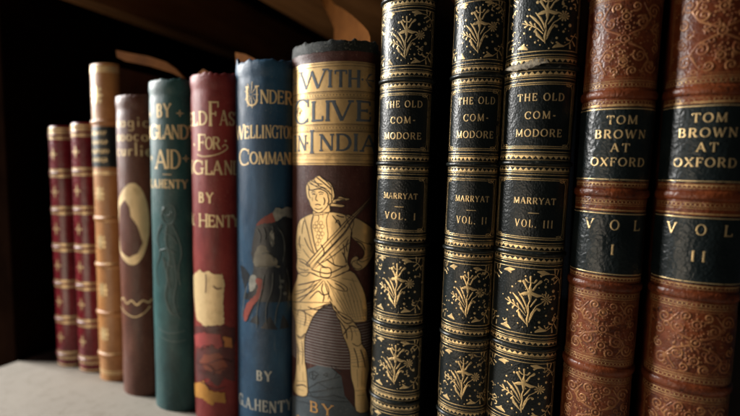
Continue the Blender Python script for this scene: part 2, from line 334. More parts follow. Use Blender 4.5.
def text(D, txt, u0, u1, z0, h, T=.15, t=.06, sp=.10, center=None, dome=.00004, big=None, jit=.02, hs=None):
    """letters between u0 and u1 (mm), base line z0, height h; hs = per letter height factors"""
    u0 += D.b.sh; u1 += D.b.sh; hs = hs or [1]*len(txt); tot = sum(GL[c][0]*(1+(k-1)*.5) for c, k in zip(txt, hs)) + sp*(len(txt)-1)
    sx = (u1-u0)/tot; x = u0
    for c, kk in zip(txt, hs):
        wd, S = GL[c]; hh = h*kk; sxx = sx*(1+(kk-1)*.5); jz = random.uniform(-jit, jit)*h; zb = z0 - (kk-1)*h*.30 + jz
        m = min(h, sx*1.1)
        f = lambda p: (x+p[0]*sxx, zb+p[1]*hh)
        for s in S:
            if s[0] == 'T': D.line([f(p) for p in s[1]], T*m*(1+(kk-1)*.3), dome)
            elif s[0] == 't': D.line([f(p) for p in s[1]], t*m, dome)
            elif s[0] == 'd': D.dot(*f((s[1], s[2])), T*m*.6, dome)
            else:
                _, cx, cy, rx, ry, a0, a1 = s; n = 14; pts = arc(cx, cy, rx, ry, a0, a1, n)
                ws = [(t+(T-t)*abs(math.cos(math.radians(a0+(a1-a0)*i/n)))**1.3)*m for i in range(n+1)]
                D.line([f(p) for p in pts], ws, dome)
        x += wd*sxx + sp*sx
def word(D, items, z0, h, T=.18, t=.10):      # letters at measured places: (letter, u0, u1, height factor)
    for c, a, b, *k in items: text(D, c, a, b+.10*(b-a), z0, h, T, t, 0., hs=[k[0]] if k else None)
# ------------------------------------------------------------------ data traced on each spine, in mm (u, z)
SP={'red_small1': (-0.2644, 0.0176, 0.0065, 2.05, 0.003), 'red_small2': (-0.24652, 0.0176, 0.0065, 2.05, 0.004), 'tan': (-0.22566, 0.0185, 0.0065, 2.05, 0.002), 'brown': (-0.19935, 0.0238, 0.009, 2.05, -0.003), 'teal': (-0.17191, 0.0254, 0.009, 2.05, -0.006), 'red': (-0.14716, 0.0254, 0.009, 2.05, -0.005), 'well': (-0.12184, 0.0278, 0.0085, 2.05, -0.003), 'clive': (-0.09077, 0.0382, 0.0125, 2.05, -0.001), 'I': (-0.05878, 0.0207, 0.0078, 2.05, 0), 'II': (-0.03226, 0.0178, 0.0068, 2.05, 0), 'III': (-0.01186, 0.0225, 0.0078, 2.05, 0), 'TB1': (0.01196, 0.0205, 0.0085, 2.05, 0), 'TB2': (0.03604, 0.0225, 0.0085, 2.05, 0)}
CG={'head':[(-2.72,97.55),(-2.89,99.51),(-4.14,101.09),(-4.83,103.04),(-6.07,104.63),(-6.63,107.25),(-6.46,109.37),(-4.88,111.12),(-2.66,111.95),(-1.49,112.89),(0.1,113.3),(1.5,112.17),(3.49,111.31),(5.01,110.18),(5.98,108.28),(6.54,105.4),(5.75,103.45),(4.61,101.48),(4.29,98.88)],'scarf1':[(5.47,104.73),(7.28,104.14),(8.57,105.45),(10.52,104.85),(12.64,104.56),(11.17,103.77),(9.24,103.99),(7.29,103.04),(5.49,102.8)],'scarf2':[(4.81,102.58),(7.29,102.4),(10.55,101.96),(9.59,101.17),(7.3,101.37),(4.82,101.48)],'torso':[(-2.72,98.21),(-7.52,96.43),(-10.44,94.65),(-12.14,91.76),(-12.67,88.89),(-13.23,84.69),(-12.07,78.65),(-12.74,75.07),(-10.79,72.64),(-6.43,72.12),(-3.8,74.05),(0.93,72.66),(5.21,72.64),(12.45,76.22),(11.9,79.5),(12.67,85.4),(12.95,88.66),(13.3,91.65),(14.16,95.54),(10.91,98.1),(7.33,98.98),(4.29,99.01)],'arm':[(10.91,98.1),(15.45,96.83),(18.92,94.8),(22.26,92.62),(25.2,89.97),(25.2,85.94),(23.05,81.48),(19.21,77.26),(15.73,75.83),(13.73,78.19),(14.36,79.82),(17.71,80.68),(18.74,83.25),(16.94,85.98),(13.59,89.31),(13.56,91.65)],'skirt':[(-10.79,72.64),(-12.43,69.56),(-15.78,65.31),(-19.03,59.45),(-17.04,57.58),(-13.08,56.52),(-2.87,59.02),(4.61,62.21),(6.7,59.85),(14.01,55.35),(17.39,54.78),(20.37,55.36),(19.82,63.81),(17.16,70.78),(13.11,75.89),(5.21,72.64),(0.93,72.66),(-3.8,74.05)],'leg1':[(-15.97,59.31),(-17.74,55.58),(-13.83,51.35),(-13.33,46.51),(-12.28,39.7),(-12.66,31.25),(-13.69,26.69),(-16.2,21.24),(-12.89,19.75),(-5.68,21.48),(-5.44,28.05),(-6.21,34.17),(-6.7,35.7),(-7.04,45.42),(-4.95,50.74),(-2.44,56.02),(1.03,59.93),(4.96,62.71)],'leg2':[(4.95,63.38),(7.71,59.92),(12.67,57.39),(15.01,54.64),(17.45,50.38),(18.24,45.52),(20.62,41.64),(22.11,34.58),(21.68,32.8),(20.5,25.49),(21.94,20.11),(21.55,16.38),(16.17,17.72),(15.37,26.46),(13.96,32.06),(13.56,37.54),(13.17,42.56),(11.48,47.31),(10.46,49.65),(9.43,53.98),(7.38,58.56)],'rifle':[(25.2,109.13),(25.2,108.34),(14.47,96.71),(10.67,90.58),(-2.98,75.7),(-6.46,77.08),(6.41,90.45),(12.21,96.83)],'hand':[(13.7,80.82),(15.32,81.77),(16.33,80.75),(15.69,79.13),(17.76,77.37),(16.39,76.46),(14.39,77.19),(13.2,78.85)]}
CL=[[(-3.84,106.5),(-2.78,106.99),(-1.75,106.77)],[(-0.37,106.62),(0.67,106.98),(2.12,106.5)],[(-3.34,105.86),(-2.54,106.09),(-1.75,105.86)],[(0.08,105.79),(0.97,106.14),(1.84,105.85)],[(-1.13,106.01),(-1.58,103.84),(-0.5,103.36)],[(-1.87,101.67),(-0.64,101.98),(0.86,101.66)],[(-1.25,101.04),(0.27,101.04)],[(-2.82,111.95),(-0.09,109.42),(3.53,107.58),(5.94,105.07)],[(-1.49,112.89),(2.09,110.44),(5.71,107.63)],[(-5.75,109.92),(-4.86,108.3),(-5.2,106.32),(-4.33,104.05)],[(-4.31,101.41),(-2.73,99.52),(-0.01,98.55),(2.53,100.1),(4.4,102.44)],[(-5.56,107.95),(-3.6,107.49),(-0.08,108.12),(3.39,106.8),(3.97,104.36)],[(-4.88,110.92),(-0.84,108.75),(2.82,108.52)],[(0.1,113.3),(3.15,111.11),(5.43,108.91)],[(3.96,105.01),(4.25,103.4),(3.71,102.09)],[(5.61,103.77),(8.26,104.48),(10.85,104.28)],[(-7.52,96.43),(-5.18,89.67),(-3.87,85.79),(-1.81,80.98)],[(-2.72,97.55),(-3.76,93.51),(-3.07,89.85),(-2.08,85.95),(-0.81,82.74)],[(4.29,98.88),(3.27,95.91),(4.02,90.33),(3.69,87.7)],[(5.67,97.96),(7.69,95.43),(9.35,92.89)],[(7.04,94.76),(8.01,96.09),(9.15,93.86)],[(25.2,109.0),(12.21,96.95),(6.41,90.45),(-6.0,77.14)],[(25.2,108.74),(13.24,96.83),(7.87,90.51),(-4.67,76.84)],[(25.2,108.47),(14.15,96.71),(10.03,90.57),(-3.39,76.12)],[(12.17,89.63),(6.47,83.92),(-1.77,75.84)],[(12.84,87.36),(6.49,81.95),(0.89,78.25)],[(-3.81,75.4),(0.92,74.59),(5.2,74.76),(12.1,78.52)],[(-3.8,73.85),(0.93,72.66),(5.21,72.64),(12.78,76.22)],[(0.9,76.59),(5.04,76.6),(4.93,73.15),(0.93,73.06),(0.9,76.59)],[(-6.46,77.76),(-2.98,75.5)],[(-11.17,75.0),(-7.39,74.43),(-4.66,75.09)],[(-10.57,76.47),(-6.92,76.0)],[(-11.53,73.55),(-7.88,73.13)],[(-12.5,82.38),(-9.27,82.48)],[(-12.49,81.35),(-9.48,81.36)],[(-12.35,80.12),(-9.91,80.14)],[(-11.81,78.69),(-7.42,78.65),(-3.81,76.41)],[(-12.65,84.77),(-7.45,84.74)],[(3.05,80.42),(7.2,77.91),(11.47,77.53)],[(0.14,77.51),(3.79,76.17)],[(-7.47,88.11),(-5.6,84.94),(-2.61,81.9)],[(9.78,83.39),(11.11,80.81),(11.45,78.84)],[(7.15,82.64),(6.51,79.98)],[(2.4,71.74),(-2.92,66.4),(-13.1,61.01)],[(1.82,72.01),(-5.5,69.41),(-11.76,67.47)],[(1.31,71.49),(-4.61,67.5),(-13.89,64.2)],[(2.55,71.42),(3.87,67.21),(5.99,62.98)],[(-4.58,62.74),(-0.54,66.72),(1.87,65.53),(4.58,66.27)],[(3.48,71.7),(6.61,68.76),(11.25,67.62),(11.89,68.96),(9.26,70.88),(5.22,72.31)],[(4.54,70.6),(8.01,63.12)],[(5.94,68.71),(9.33,63.18)],[(7.96,67.84),(10.65,63.23)],[(10.28,67.27),(11.95,63.25)],[(11.9,67.63),(13.26,63.24)],[(12.86,68.96),(14.9,63.19)],[(13.16,70.94),(16.24,63.12)],[(13.79,72.92),(17.62,63.01)],[(9.89,72.88),(15.79,71.53)],[(7.67,63.92),(11.02,58.72)],[(9.0,63.99),(12.34,58.06)],[(10.31,64.04),(13.45,57.71)],[(11.62,64.06),(14.52,57.01)],[(12.92,64.06),(15.46,56.29)],[(14.43,64.03),(16.54,55.87)],[(15.89,63.96),(17.73,55.62)],[(17.26,63.86),(18.96,55.59)],[(4.61,62.21),(-2.87,59.02),(-13.08,56.38)],[(-11.69,54.06),(-10.47,57.16),(-4.54,56.33),(-2.85,55.61)],[(-12.31,46.1),(-9.29,45.68),(-6.48,48.19)],[(-11.9,45.37),(-9.07,45.04),(-6.85,46.85)],[(-4.54,56.33),(-4.1,53.67)],[(-9.33,53.24),(-9.86,49.6)],[(14.12,46.45),(16.49,44.93),(18.37,46.32)],[(6.7,59.85),(11.39,54.71),(14.01,55.02)],[(10.46,49.65),(13.37,53.36),(16.04,52.55)],[(-11.61,38.94),(-7.2,39.87)],[(-12.21,25.82),(-5.71,27.62)],[(-12.91,23.37),(-8.12,25.46),(-5.61,25.18)],[(-10.99,40.11),(-8.2,39.51)],[(14.24,36.83),(19.91,35.7)],[(15.71,26.43),(20.49,25.84)],[(14.24,89.31),(19.81,86.48),(25.2,85.89)],[(17.71,80.68),(22.52,81.89)],[(14.36,79.82),(16.37,78.11)],[(-7.51,95.23),(-8.49,92.46),(-8.98,89.3)],[(-10.09,94.0),(-10.89,91.55)],[(-10.06,88.51),(-10.62,85.72),(-9.7,83.11)],[(-8.44,83.27),(-6.49,81.47),(-4.26,79.72)],[(-10.82,78.15),(-7.41,77.29),(-5.1,76.24)],[(-9.44,74.59),(-8.18,73.08)],[(-7.59,75.22),(-6.63,73.66)],[(-10.01,77.46),(-6.0,77.07)],[(0.83,86.19),(2.31,83.66),(1.97,80.99)],[(5.08,87.78),(5.78,85.2)],[(10.07,86.67),(10.75,84.07),(10.45,81.45)],[(8.12,85.95),(9.45,84.04)],[(4.44,82.49),(5.83,80.6),(6.52,78.34)],[(12.31,88.66),(11.37,86.04),(11.85,83.43)],[(-0.63,78.77),(2.36,77.05),(4.49,76.89)],[(-1.35,70.99),(-7.34,65.68),(-14.75,62.58)],[(0.19,70.84),(-5.48,64.64),(-10.49,60.49)],[(2.05,70.37),(1.34,67.62),(2.46,65.06),(1.89,62.58)],[(3.35,70.49),(4.57,67.27),(4.25,63.9)],[(6.93,70.77),(9.27,69.56),(10.92,67.95)],[(7.93,71.48),(10.57,70.26)],[(-9.36,59.5),(-9.89,55.9)],[(-7.3,57.86),(-6.33,54.6),(-7.26,50.93)],[(-5.45,59.59),(-0.49,59.04),(3.21,61.54)],[(-13.04,50.15),(-11.65,47.0)],[(6.68,61.85),(9.39,58.0),(12.03,56.05)],[(8.41,56.61),(11.42,52.02),(12.12,47.98)],[(12.71,54.04),(14.07,50.64),(13.97,47.27)],[(15.04,51.94),(16.09,49.17)],[(-11.63,42.75),(-10.98,37.98),(-11.32,32.87)],[(-8.74,44.28),(-8.0,39.56),(-8.37,33.81)],[(-10.37,36.49),(-9.77,30.98)],[(-8.15,30.79),(-7.63,27.4)],[(-10.9,22.7),(-7.11,23.16)],[(14.81,44.52),(16.21,40.33),(16.82,35.75)],[(17.55,43.58),(19.08,39.22),(19.92,35.19)],[(16.28,35.29),(16.73,27.68)],[(18.41,34.29),(18.37,27.4)],[(16.43,24.27),(20.12,23.85)],[(-4.88,110.27),(-2.01,109.37),(0.65,109.11),(3.52,108.22)],[(-4.04,111.4),(-1.24,110.36),(1.52,109.98)],[(-5.56,108.94),(-5.2,107.3)],[(4.88,109.54),(5.45,106.98),(5.2,104.4)],[(4.08,107.59),(4.92,105.04)],[(1.99,104.95),(2.51,103.34),(2.02,101.7)],[(-3.5,104.74),(-3.16,103.11)],[(-2.18,100.34),(-0.17,99.98),(1.59,100.71)],[(6.62,103.48),(8.92,103.6),(10.85,104.02)],[(6.97,102.0),(8.94,101.93)],[(12.22,96.18),(10.96,94.22),(10.65,92.92)],[(7.34,98.01),(8.98,97.41),(10.6,97.32)],[(-0.38,97.68),(0.0,96.39),(-0.59,95.04)],[(1.83,98.44),(1.63,96.48)],[(14.91,88.0),(17.62,86.61),(19.1,83.89)],[(15.66,80.78),(17.73,79.36),(20.73,80.43)],[(20.6,87.07),(22.44,84.9),(21.54,83.0)]]
CB=[(-1.12,94.35),(0.91,94.61),(-0.12,93.23),(1.65,93.21),(-1.1,91.72),(0.78,91.71),(-0.1,90.34),(1.68,90.33),(-2.13,92.97),(-0.55,88.99),(0.95,88.83),(0.22,87.46),(-0.68,86.07)]
CROCK=[(-16.72,17.31),(-5.68,21.48),(-5.65,32.92),(-0.32,35.9),(4.84,36.27),(9.98,32.75),(11.4,24.56),(15.12,19.58),(22.05,15.14),(24.43,12.67)]
CROCKL=[[(-5.24,24.58),(-0.27,28.63),(5.59,31.01),(9.65,32.4)],[(5.54,36.49),(8.3,34.02),(6.96,31.51)],[(6.91,36.77),(9.77,34.11)],[(-4.39,31.85),(-1.88,33.14),(0.09,32.17),(-2.27,29.22),(-4.38,29.75),(-4.39,31.85)],[(-3.53,31.36),(-0.68,31.32)],[(-2.7,32.61),(-2.68,29.47)],[(2.35,32.25),(4.15,33.57),(4.17,31.85),(2.35,32.25)],[(-5.22,21.76),(-0.22,22.36),(7.03,24.29),(11.74,23.18)],[(-4.34,23.42),(2.04,25.62),(7.0,27.73)],[(-12.87,16.84),(-7.08,18.32),(-3.45,18.38)],[(-5.24,24.23),(-2.63,21.78),(4.96,21.95),(13.09,21.78)],[(0.51,28.44),(4.92,26.79),(10.36,27.97)]]
WELL={'plume':[(1.61,91.89),(4.15,94.7),(7.31,96.8),(9.53,97.62),(10.29,93.95),(5.57,92.97)],'feather':[(9.2,97.95),(11.16,99.74),(12.8,99.06),(14.75,99.9),(17.61,99.09),(17.81,94.76),(14.51,95.88),(12.47,95.27),(10.29,93.95)],'dark':[(1.61,91.22),(5.57,92.97),(10.29,93.73),(17.81,93.97),(17.91,59.22),(17.93,78.24),(17.93,47.69),(13.28,53.59),(11.39,46.91),(7.62,52.81),(3.13,47.18),(1.84,53.31),(-3.61,49.48),(-5.9,59.96),(-2.1,70.38),(-8.25,73.42),(-3.37,61.53),(0.15,72.95),(-0.94,79.7),(0.23,86.62)],'tan':[(2.47,82.81),(5.54,83.55),(7.27,80.8),(11.14,76.87),(8.38,74.38),(1.51,74.22),(0.18,77.52)],'white':[(-1.0,70.3),(1.75,69.91),(1.2,65.26),(-1.79,62.93),(-2.22,66.92)],'red1':[(-3.54,57.42),(1.89,63.07),(2.8,69.35),(4.89,67.2),(3.62,61.29),(-0.95,55.87),(-4.18,49.37),(-5.99,51.98)],'red2':[(1.49,69.08),(4.53,68.99),(3.79,66.65),(1.74,67.15)],'line':[(0.43,74.12),(5.51,75.08),(11.69,74.36),(11.14,75.28),(5.52,75.87)],'glint':[(8.08,89.24),(9.19,89.81),(9.62,84.77),(8.73,83.08),(7.85,86.43)]}
RED={'cream':[(-10.1,65.93),(-3.46,70.4),(-0.36,68.97),(2.33,70.31),(4.68,68.67),(8.63,69.11),(9.61,65.14),(8.86,58.3),(9.08,46.29),(-0.81,44.8),(-6.15,47.04),(-8.91,56.1)],'pink':[(-10.12,38.11),(-0.86,42.03),(7.29,41.56),(8.64,36.4),(6.31,34.55),(3.47,36.93),(-0.5,34.86),(-7.57,33.86)],'dark':[(-8.28,43.1),(-0.81,44.8),(9.08,45.93),(13.93,43.87),(13.72,18.94),(8.84,21.58),(6.29,16.92),(1.12,20.99),(-6.34,17.13),(-10.2,21.82),(-6.63,33.19),(-0.5,34.86),(3.47,36.56),(6.31,34.55),(8.64,36.4),(7.29,41.56),(-0.86,42.03),(-10.12,38.11)],'rust':[(-1.06,31.4),(7.2,33.1),(10.61,27.02),(7.09,23.47),(0.26,24.57),(-3.91,27.36)],'orange':[(8.68,40.81),(12.11,39.77),(12.77,35.22),(9.32,36.01)],'yellow':[(-10.8,14.62),(-1.3,18.98),(1.91,15.5),(9.11,14.47),(9.41,9.57),(4.7,10.25),(3.07,8.16),(-1.99,10.48),(-8.82,9.22)]}
BROWN={'oval':[(11.91,87.84),(11.62,83.29),(10.98,78.98),(10.0,75.12),(8.73,71.9),(7.17,69.45),(5.37,67.9),(3.31,67.28),(1.01,67.63),(-1.54,68.92),(-4.54,71.04),(-7.98,74.03),(-8.91,77.89),(-8.89,82.34),(-7.84,87.11),(-8.76,91.67),(-8.76,96.07),(-5.99,100.11),(-2.61,103.5),(0.03,106.0),(2.4,107.55),(4.52,108.1),(6.41,107.63),(8.05,106.17),(9.44,103.78),(10.56,100.57),(11.36,96.72),(11.82,92.4)],'inner':[(-5.29,95.88),(-0.36,99.55),(2.4,96.27),(2.99,91.68),(6.49,87.15),(8.78,78.63),(6.44,73.18),(1.14,71.05),(-5.78,73.76),(-8.45,83.09)],'curl':[(-7.86,47.9),(-4.05,49.87),(-0.92,47.42),(2.22,49.4),(5.18,47.34),(8.1,49.64),(10.72,48.56),(12.36,50.18)],'curl2':[(-9.09,44.8),(-1.14,42.12),(4.05,41.14),(8.58,43.26),(11.48,46.65)]}
TEAL=[[(2.18,97.7),(0.22,94.0),(2.0,90.47),(5.27,89.88),(7.54,93.53),(6.91,97.83),(3.9,99.2)],[(-0.72,96.13),(3.27,93.42),(6.14,95.66)],[(0.1,89.64),(-2.98,82.82),(-1.37,75.61),(-4.71,67.78),(-3.07,60.54)],[(3.17,89.08),(2.31,81.76),(4.15,74.57),(2.64,67.13),(4.15,59.86)],[(6.02,89.9),(8.75,83.41),(9.99,76.11),(8.5,68.82),(9.2,61.44)],[(0.96,86.05),(5.91,84.1),(8.15,80.51)],[(-1.32,77.09),(3.42,78.18),(7.22,76.13)],[(0.6,72.85),(5.62,70.24),(8.53,71.02)],[(0.47,74.35),(2.81,64.03),(1.32,55.41),(4.79,47.21)],[(6.44,74.7),(7.69,64.24),(6.03,53.65),(8.96,45.15)],[(2.48,50.21),(5.9,47.26),(9.41,48.33)],[(-3.16,39.66),(3.42,38.1),(10.83,39.68)],[(-1.27,35.69),(4.52,34.33),(11.15,35.12)]]
WL=[[(8.74,92.07),(9.16,90.44),(8.74,88.52)],[(7.6,87.93),(8.02,86.37),(7.88,85.08)],[(8.59,86.38),(9.01,84.74),(8.73,83.31)],[(7.1,90.76),(7.6,88.99)],[(2.11,90.55),(3.71,87.78),(3.3,84.17)],[(4.88,91.4),(6.0,88.59),(5.61,85.72)],[(4.45,79.93),(6.71,80.39),(8.86,79.01),(9.56,76.85)],[(10.97,91.51),(13.06,87.9),(13.78,82.12),(13.06,76.39)],[(5.39,71.18),(4.38,64.58),(2.28,55.92),(2.02,47.35)],[(9.13,72.23),(8.66,64.78),(6.31,57.21),(6.29,49.67)],[(11.83,71.25),(12.28,62.82),(10.47,55.4),(10.01,49.75)],[(1.29,73.66),(6.36,74.47),(11.38,75.17)],[(-2.89,65.66),(-5.0,59.6),(-6.68,49.6)],[(14.62,73.84),(15.88,66.15),(15.14,57.77)]]
WD=[(12.28,65.91),(13.95,63.05),(12.92,68.39)]
RL=[[(4.34,63.76),(6.29,62.33),(8.52,62.88)],[(6.29,62.33),(6.68,63.25)],[(-3.61,42.68),(2.09,42.38),(7.64,43.49)],[(-9.2,25.75),(0.57,27.36),(7.49,30.18),(12.49,28.12)],[(-6.15,22.94),(3.03,23.97),(9.48,26.37)],[(-4.21,18.38),(0.41,18.12),(2.97,19.97)],[(-0.28,17.43),(5.21,16.1),(9.39,17.21)],[(-3.84,32.89),(-0.65,35.75),(1.98,35.1),(4.36,36.66)],[(0.94,68.96),(1.07,65.16),(0.6,59.76)],[(10.22,52.5),(13.89,52.44)],[(0.57,27.36),(4.21,25.18),(3.94,22.46)]]
FT=[([(1.6,7.79),(1.72,5.95)],[0.63,0.28]),([(0.26,6.8),(1.04,5.94),(1.71,6.09)],[0.56,0.35,0.21]),([(3.24,6.84),(2.6,5.89),(1.79,6.02)],[0.56,0.35,0.21]),([(1.79,5.95),(1.61,4.06)],[0.42,0.42]),([(-0.34,6.17),(0.38,4.81),(1.25,3.31)],[0.85,0.56,0.56]),([(4.54,6.52),(3.41,5.42),(2.43,3.5)],[0.85,0.42,0.56]),([(1.59,4.77),(1.63,3.0),(1.67,1.23)],[0.56,1.83,0.85]),([(-1.37,1.9),(0.13,2.36),(1.41,2.66)],[0.28,1.13,0.99]),([(5.22,2.15),(3.78,1.96),(2.01,2.69)],[0.28,1.06,0.99]),([(1.77,-0.13),(1.73,1.93)],[0.28,1.13]),([(1.77,0.3),(1.35,-1.23),(1.55,-3.38),(1.29,-5.64),(1.5,-7.94)],[0.28,0.35,0.42,0.7,0.21]),([(1.96,-1.7),(2.81,-0.33),(3.65,1.05)],[0.21,0.49,0.35]),([(5.13,-0.1),(3.56,-1.21),(2.3,-3.78),(1.9,-5.68)],[0.28,0.28,0.35,0.28]),([(4.53,-2.36),(3.87,-1.93),(3.02,-3.03),(2.33,-4.99),(1.77,-6.67)],[0.85,0.42,0.42,0.35,0.21]),([(-3.42,2.07),(-1.83,0.54),(-0.33,-1.43),(0.88,-3.75)],[0.28,0.77,0.56,0.21]),([(-1.71,2.66),(-0.22,0.69),(0.75,-1.32),(1.32,-3.5)],[0.28,0.63,0.49,0.21]),([(-5.71,-0.24),(-3.07,-1.29),(-0.94,-2.58),(0.82,-4.6)],[0.28,0.35,0.35,0.21]),([(-4.69,0.28),(-3.8,-0.88)],[0.56,0.21]),([(-3.18,-0.27),(-2.46,-1.45)],[0.56,0.21]),([(-1.79,-1.11),(-1.27,-2.25)],[0.56,0.21]),([(-4.64,-1.75),(-3.71,-1.04)],[0.56,0.21]),([(-3.13,-2.43),(-2.37,-1.61)],[0.56,0.21]),([(-1.74,-3.63),(-1.11,-2.56)],[0.56,0.21]),([(-1.42,-3.24),(-0.9,-4.73),(0.23,-5.98),(1.33,-7.35)],[0.35,0.92,0.63,0.21]),([(3.32,9.5),(5.05,9.31),(6.95,8.95)],[0.28,1.41,0.35]),([(4.43,8.34),(5.64,8.76)],[0.56,0.21]),([(6.81,8.94),(8.64,8.69),(10.18,7.51),(10.99,5.68)],[0.21,0.21,0.21,0.21]),([(8.59,10.36),(8.79,8.85)],[0.56,0.21]),([(10.1,10.03),(9.63,8.4)],[0.56,0.21]),([(7.89,7.34),(9.13,8.19)],[0.56,0.21]),([(8.71,6.02),(10.18,7.37)],[0.56,0.21]),([(11.77,7.56),(10.57,6.73)],[0.49,0.21]),([(3.6,-9.45),(5.18,-8.61),(7.09,-8.84)],[0.28,1.34,0.35]),([(4.79,-7.61),(5.9,-8.31)],[0.56,0.21]),([(7.09,-8.77),(8.76,-7.72),(9.88,-5.88),(10.94,-4.3)],[0.21,0.21,0.21,0.21]),([(9.13,-9.4),(8.93,-7.85)],[0.56,0.21]),([(10.88,-8.32),(9.73,-6.76)],[0.56,0.21]),([(7.95,-6.65),(9.23,-6.96)],[0.56,0.21]),([(9.02,-5.27),(10.22,-5.41)],[0.49,0.21]),([(12.08,-5.67),(10.58,-5.07)],[0.49,0.21])]
FD=[(-3.64,3.97,0.42),(-1.29,6.01,0.56),(0.16,7.8,0.42),(4.51,8.06,0.28),(6.02,4.98,0.56),(8.54,3.61,0.63),(11.68,1.27,0.56),(8.6,-1.9,0.63),(6.68,-4.03,0.49),(4.76,-6.19,0.49),(-4.06,1.9,0.42),(-4.79,-3.75,0.42),(-2.72,-5.23,0.35),(-1.33,-7.27,0.42),(7.78,-6.24,0.42),(3.71,-7.89,0.35),(2.72,-9.57,0.28),(-3.13,-2.72,0.35),(7.78,5.79,0.28),(10.5,3.32,0.28),(6.18,-1.78,0.28),(2.62,8.56,0.28),(0.13,-8.27,0.28)]
FA=(6.55,1.06)
# ------------------------------------------------------------------ setting
tag(boxes('shelf_surface', [(-.295, .16, -.10, .30, -.012, 0)], M['shelf'], None, .001), kind='structure')
bc = bpy.data.objects.new('bookcase', None); scn.collection.objects.link(bc); bc.location = (0, 0, 0)
tag(bc, 'dark wooden bookcase around the row of books, side, back and shelf above', 'bookcase')
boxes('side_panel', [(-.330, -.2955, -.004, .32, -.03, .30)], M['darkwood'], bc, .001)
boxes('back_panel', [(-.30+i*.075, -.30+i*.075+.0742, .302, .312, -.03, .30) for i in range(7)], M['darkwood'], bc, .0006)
boxes('upper_shelf', [(-.2945, .16, -.01, .300, .262, .282)], M['darkwood'], bc, .0008)  # near-black board above the made-up gaps, keeps those stripes dark
for x0, x1 in ((-.283, -.268), (-.172, -.087), (-.086, -.002), (-.001, .08), (.081, .16)):  # slat layout invented: gaps hold shade, making the lit and dark stripes overhead
    boxes('lit_stripe_slat', [(x0, x1, -.008, .298, .215, .2615)], M['wood'], bc, .0015)
# ------------------------------------------------------------------ books
def lean(bk, ang):      # tilt a book about its foot, keeping mid height where it was
    bk.root.rotation_euler.y = ang; bk.root.location.x -= .1*math.sin(ang); bk.root.location.z = bk.W/2*abs(math.sin(ang))
def ridge(bk, z, r, h, mat, name='raised_band'):
    return bk.grid(name, mat, -bk.half, bk.half, z-r, z+r, .00002, dz=.00022, offf=lambda u, zz: h*math.sqrt(max(0., 1-((zz-z)/r)**2))*(1+.10*noise.noise(Vector((u*140, z*90, bk.seed)))) - .00008)
def flower(D, zc, sx, sz, du=0.):
    for pts, ws in FT:
        k = (sx+sz)/2
        D.line(curve([(x*sx+du+random.uniform(-.05,.05), zc+y*sz+random.uniform(-.05,.05)) for x, y in pts], n=1), [min(w, 1.45)*k*1.0 for w in ws], .00007)
        x, y = pts[0]
        if ws[0] >= .55: D.dot(x*sx+du, zc+y*sz, ws[0]*k*.5)
    # mirrored corner sprays
    for pts, ws in FT[24:]:
        if len(pts) <= 3: D.line([(-x*sx*.95+du, zc+y*sz) for x, y in pts], [w*1.05 for w in ws], .00006)
    for x, y, r in FD: D.dot(x*sx+du, zc+y*sz, r*random.uniform(.68,.92), .0001)
    for _ in range(9):
        x = random.choice((-1, 1))*random.uniform(5.2, 10.5)*sx; y = zc+random.uniform(-8, 8)*sz; a = random.random()*6.28
        D.line([(x, y), (x+.9*math.cos(a), y+.9*math.sin(a)), (x+1.5*math.cos(a+.6), y+1.5*math.sin(a+.6))], [.14, .55, .1], .00006)
        D.line([(x, y), (x+.8*math.cos(a+1.9), y+.8*math.sin(a+1.9))], [.14, .45], .00006)
    for _ in range(14): D.dot(random.uniform(-9, 9)*sx, zc+random.uniform(-8.6, 8.6)*sz, random.uniform(.14, .24))
    ax, ay = FA[0]*sx+du, zc+FA[1]*sz
    D.ring(ax, ay, .55*sx, .22); D.dot(ax, ay, .28)
    for i in range(10):
        a = math.tau*i/10; D.line([(ax+.7*sx*math.cos(a), ay+.7*sz*math.sin(a)), (ax+1.5*sx*math.cos(a), ay+1.5*sz*math.sin(a))], [.25, .55], .00006); D.dot(ax+1.5*sx*math.cos(a), ay+1.5*sz*math.sin(a), .26)
def frame(D, hf, za, zb, wl=.2, inner=True):
    e = hf*.86
    for q in (e, e-.75): D.line([(-q, za), (-q, zb)], wl); D.line([(q, za), (q, zb)], wl)
    for z, s in ((za, 1), (zb, -1)): D.line([(-e, z), (e, z)], wl)
